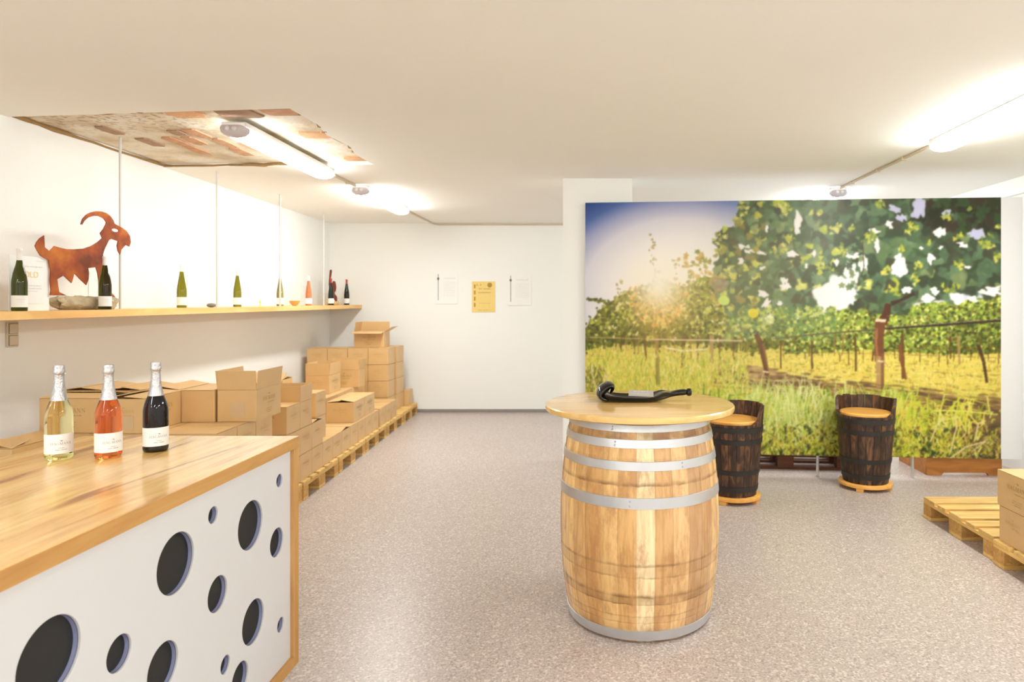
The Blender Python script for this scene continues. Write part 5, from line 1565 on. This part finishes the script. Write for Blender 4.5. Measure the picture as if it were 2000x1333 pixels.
wr_ = -math.atan(.0365) * -1
s1 = sheet('certificate', -3.255, 3.815, shZ(3.8), .272, .317, 'white certificate with gold lettering behind the nearest shelf bottle', 'certificate', 0)
cu = bpy.data.curves.new('gold_word', 'FONT'); cu.body = 'GOLD'; cu.size = .05; cu.align_x = 'CENTER'
to = bpy.data.objects.new('gold_word', cu); COL.objects.link(to)
gme = bpy.data.meshes.new_from_object(to.evaluated_get(bpy.context.evaluated_depsgraph_get()))
bpy.data.objects.remove(to, do_unlink=True)
for v in gme.vertices: v.co = (.0026, v.co.x, v.co.y)
gme.materials.clear(); gme.materials.append(M['ink_gold']); gme.name = 'gold_word'
link('gold_word', gme, s1, (0, -.01, .195))
def lines(par, items, mat, xo):
    qs = []
    for u, v, wd, h, s_ in items: qs += [[(x + u, y + v) for x, y in qd] for qd in scribble(wd, h, 0, s_)]
    link('printed_lines', quads_mesh('printed_lines', qs, M[mat], lambda u, v: (xo, u, v)), par)
lines(s1, [(.02, .255, .14, .008, 1), (.07, .29, .07, .006, 2), (0, .145, .16, .007, 3), (0, .128, .17, .007, 4), (-.01, .112, .12, .007, 5), (.02, .04, .14, .005, 6)], 'ink_pale', .0027)
s2 = sheet('certificate', -3.557, 4.78, shZ(4.78), .24, .30, 'white certificate behind the bottle in front of the goat', 'certificate', 0)
lines(s2, [(0, .2, .12, .008, 1), (0, .12, .15, .006, 2)], 'ink_pale', .0027)
for y, lab, k in ((5.93, 'white certificate behind the first slender olive bottle', 1), (6.90, 'white certificate behind the second slender olive bottle', 2), (8.35, 'white upright folder beside the salmon pink bottle', 3)):
    o = sheet('certificate', wallX(y) + .0035, y, shZ(y), .23, .30, lab, 'certificate', .0216)
    lines(o, [(.0, .24, .10, .007, k), (0, .18, .13, .008, k + 1), (0, .12, .15, .006, k + 2), (-.02, .10, .10, .006, k + 3)], 'ink_pale', .0027)

# switch and socket under the shelf
sw = empty('wall_switch', (wallX(4.04) + .001, 4.04, 1.243), 0, 'beige double switch and socket on the wall under the shelf', 'switch')
box('cover_plate', 0, .010, -.042, .042, 0, .155, M['socket'], sw, .003)
for z in (.041, .114):
    bz = box('bezel', .009, .014, -.032, .032, z - .032, z + .032, M['socket_edge'], sw, .002)
    box('rocker', .0135, .017, -.029, .029, z - .029, z + .029, M['socket'], sw, .003)

# papers on the back wall
def wall_paper(x0p, x1p, y0p, y1p, label, mat, cat):
    Y = YB - .004
    k = (YB) / 1280
    x0, x1 = (x0p - 1150) * k, (x1p - 1150) * k; zt, zb = 1.5 - (y0p - 597) * k, 1.5 - (y1p - 597) * k
    o = box('framed_sheet', -(x1 - x0) / 2, (x1 - x0) / 2, -.004, .004, 0, zt - zb, M[mat], None, .001, ((x0 + x1) / 2, Y, zb))
    return tag(o, label, cat), x1 - x0, zt - zb


def flat_lines(par, qs, mat, yo=-.0046, name='printed_lines'):
    link(name, quads_mesh(name, qs, M[mat], lambda u, v: (u, yo, v)), par)


def shift(qs, dx, dy): return [[(x + dx, y + dy) for x, y in qd] for qd in qs]
for (xa, xb, ya_, yb2, side, lab) in ((851, 894, 534, 594, 1, 'white printed sheet on the back wall, on the carton side of the yellow one'), (992, 1038, 537, 597, 2, 'white printed sheet on the back wall, on the mural side of the yellow one')):
    o, wd, h = wall_paper(xa, xb, ya_, yb2, lab, 'paper', 'sheet')
    flat_lines(o, [q(-wd * .38, h * .12, -wd * .38, h * .97, .010)] + ([[(-wd * .38 + .017 * math.cos(t), h * .82 + .02 * math.sin(t)) for t in [2 * PI * i / 12 for i in range(12)]]]), 'ink_grey', name='printed_bar')
    qs = shift(scribble(wd * .5, .016, 0, 3), .04, h * .82)
    for i in range(9): qs += shift(scribble(wd * .55, .008, 0, 4 + i), .04, h * (.70 - i * .055))
    flat_lines(o, qs, 'ink_pale')
o, wd, h = wall_paper(922, 967, 550, 610, 'yellow printed sheet in the middle of the back wall', 'paper_y', 'sheet')
qs = [q(-wd * .38, h * (.90 - i * .2), -wd * .38, h * (.77 - i * .2), .022) for i in range(4)]
qs += [[(wd * .27 + .034 * math.cos(t), h * .88 + .034 * math.sin(t)) for t in [2 * PI * i / 14 for i in range(14)]]]
flat_lines(o, qs, 'ink_brown', name='printed_ornament')
qs = shift(scribble(.07, .03, 0, 2), -.06, h * .86) + shift(scribble(.17, .02, 0, 5), .02, h * .74) + shift(scribble(.19, .018, 0, 6), .02, h * .62) + shift(scribble(.15, .01, 0, 7), .02, h * .28) + shift(scribble(.18, .01, 0, 8), .02, h * .06)
flat_lines(o, qs, 'ink_brown')

for o in bpy.data.objects:                              # print: too small to pick apart letter by letter
    if o.type == 'MESH' and o.name.split('.')[0] in PRINTS: o['kind'] = 'stuff'
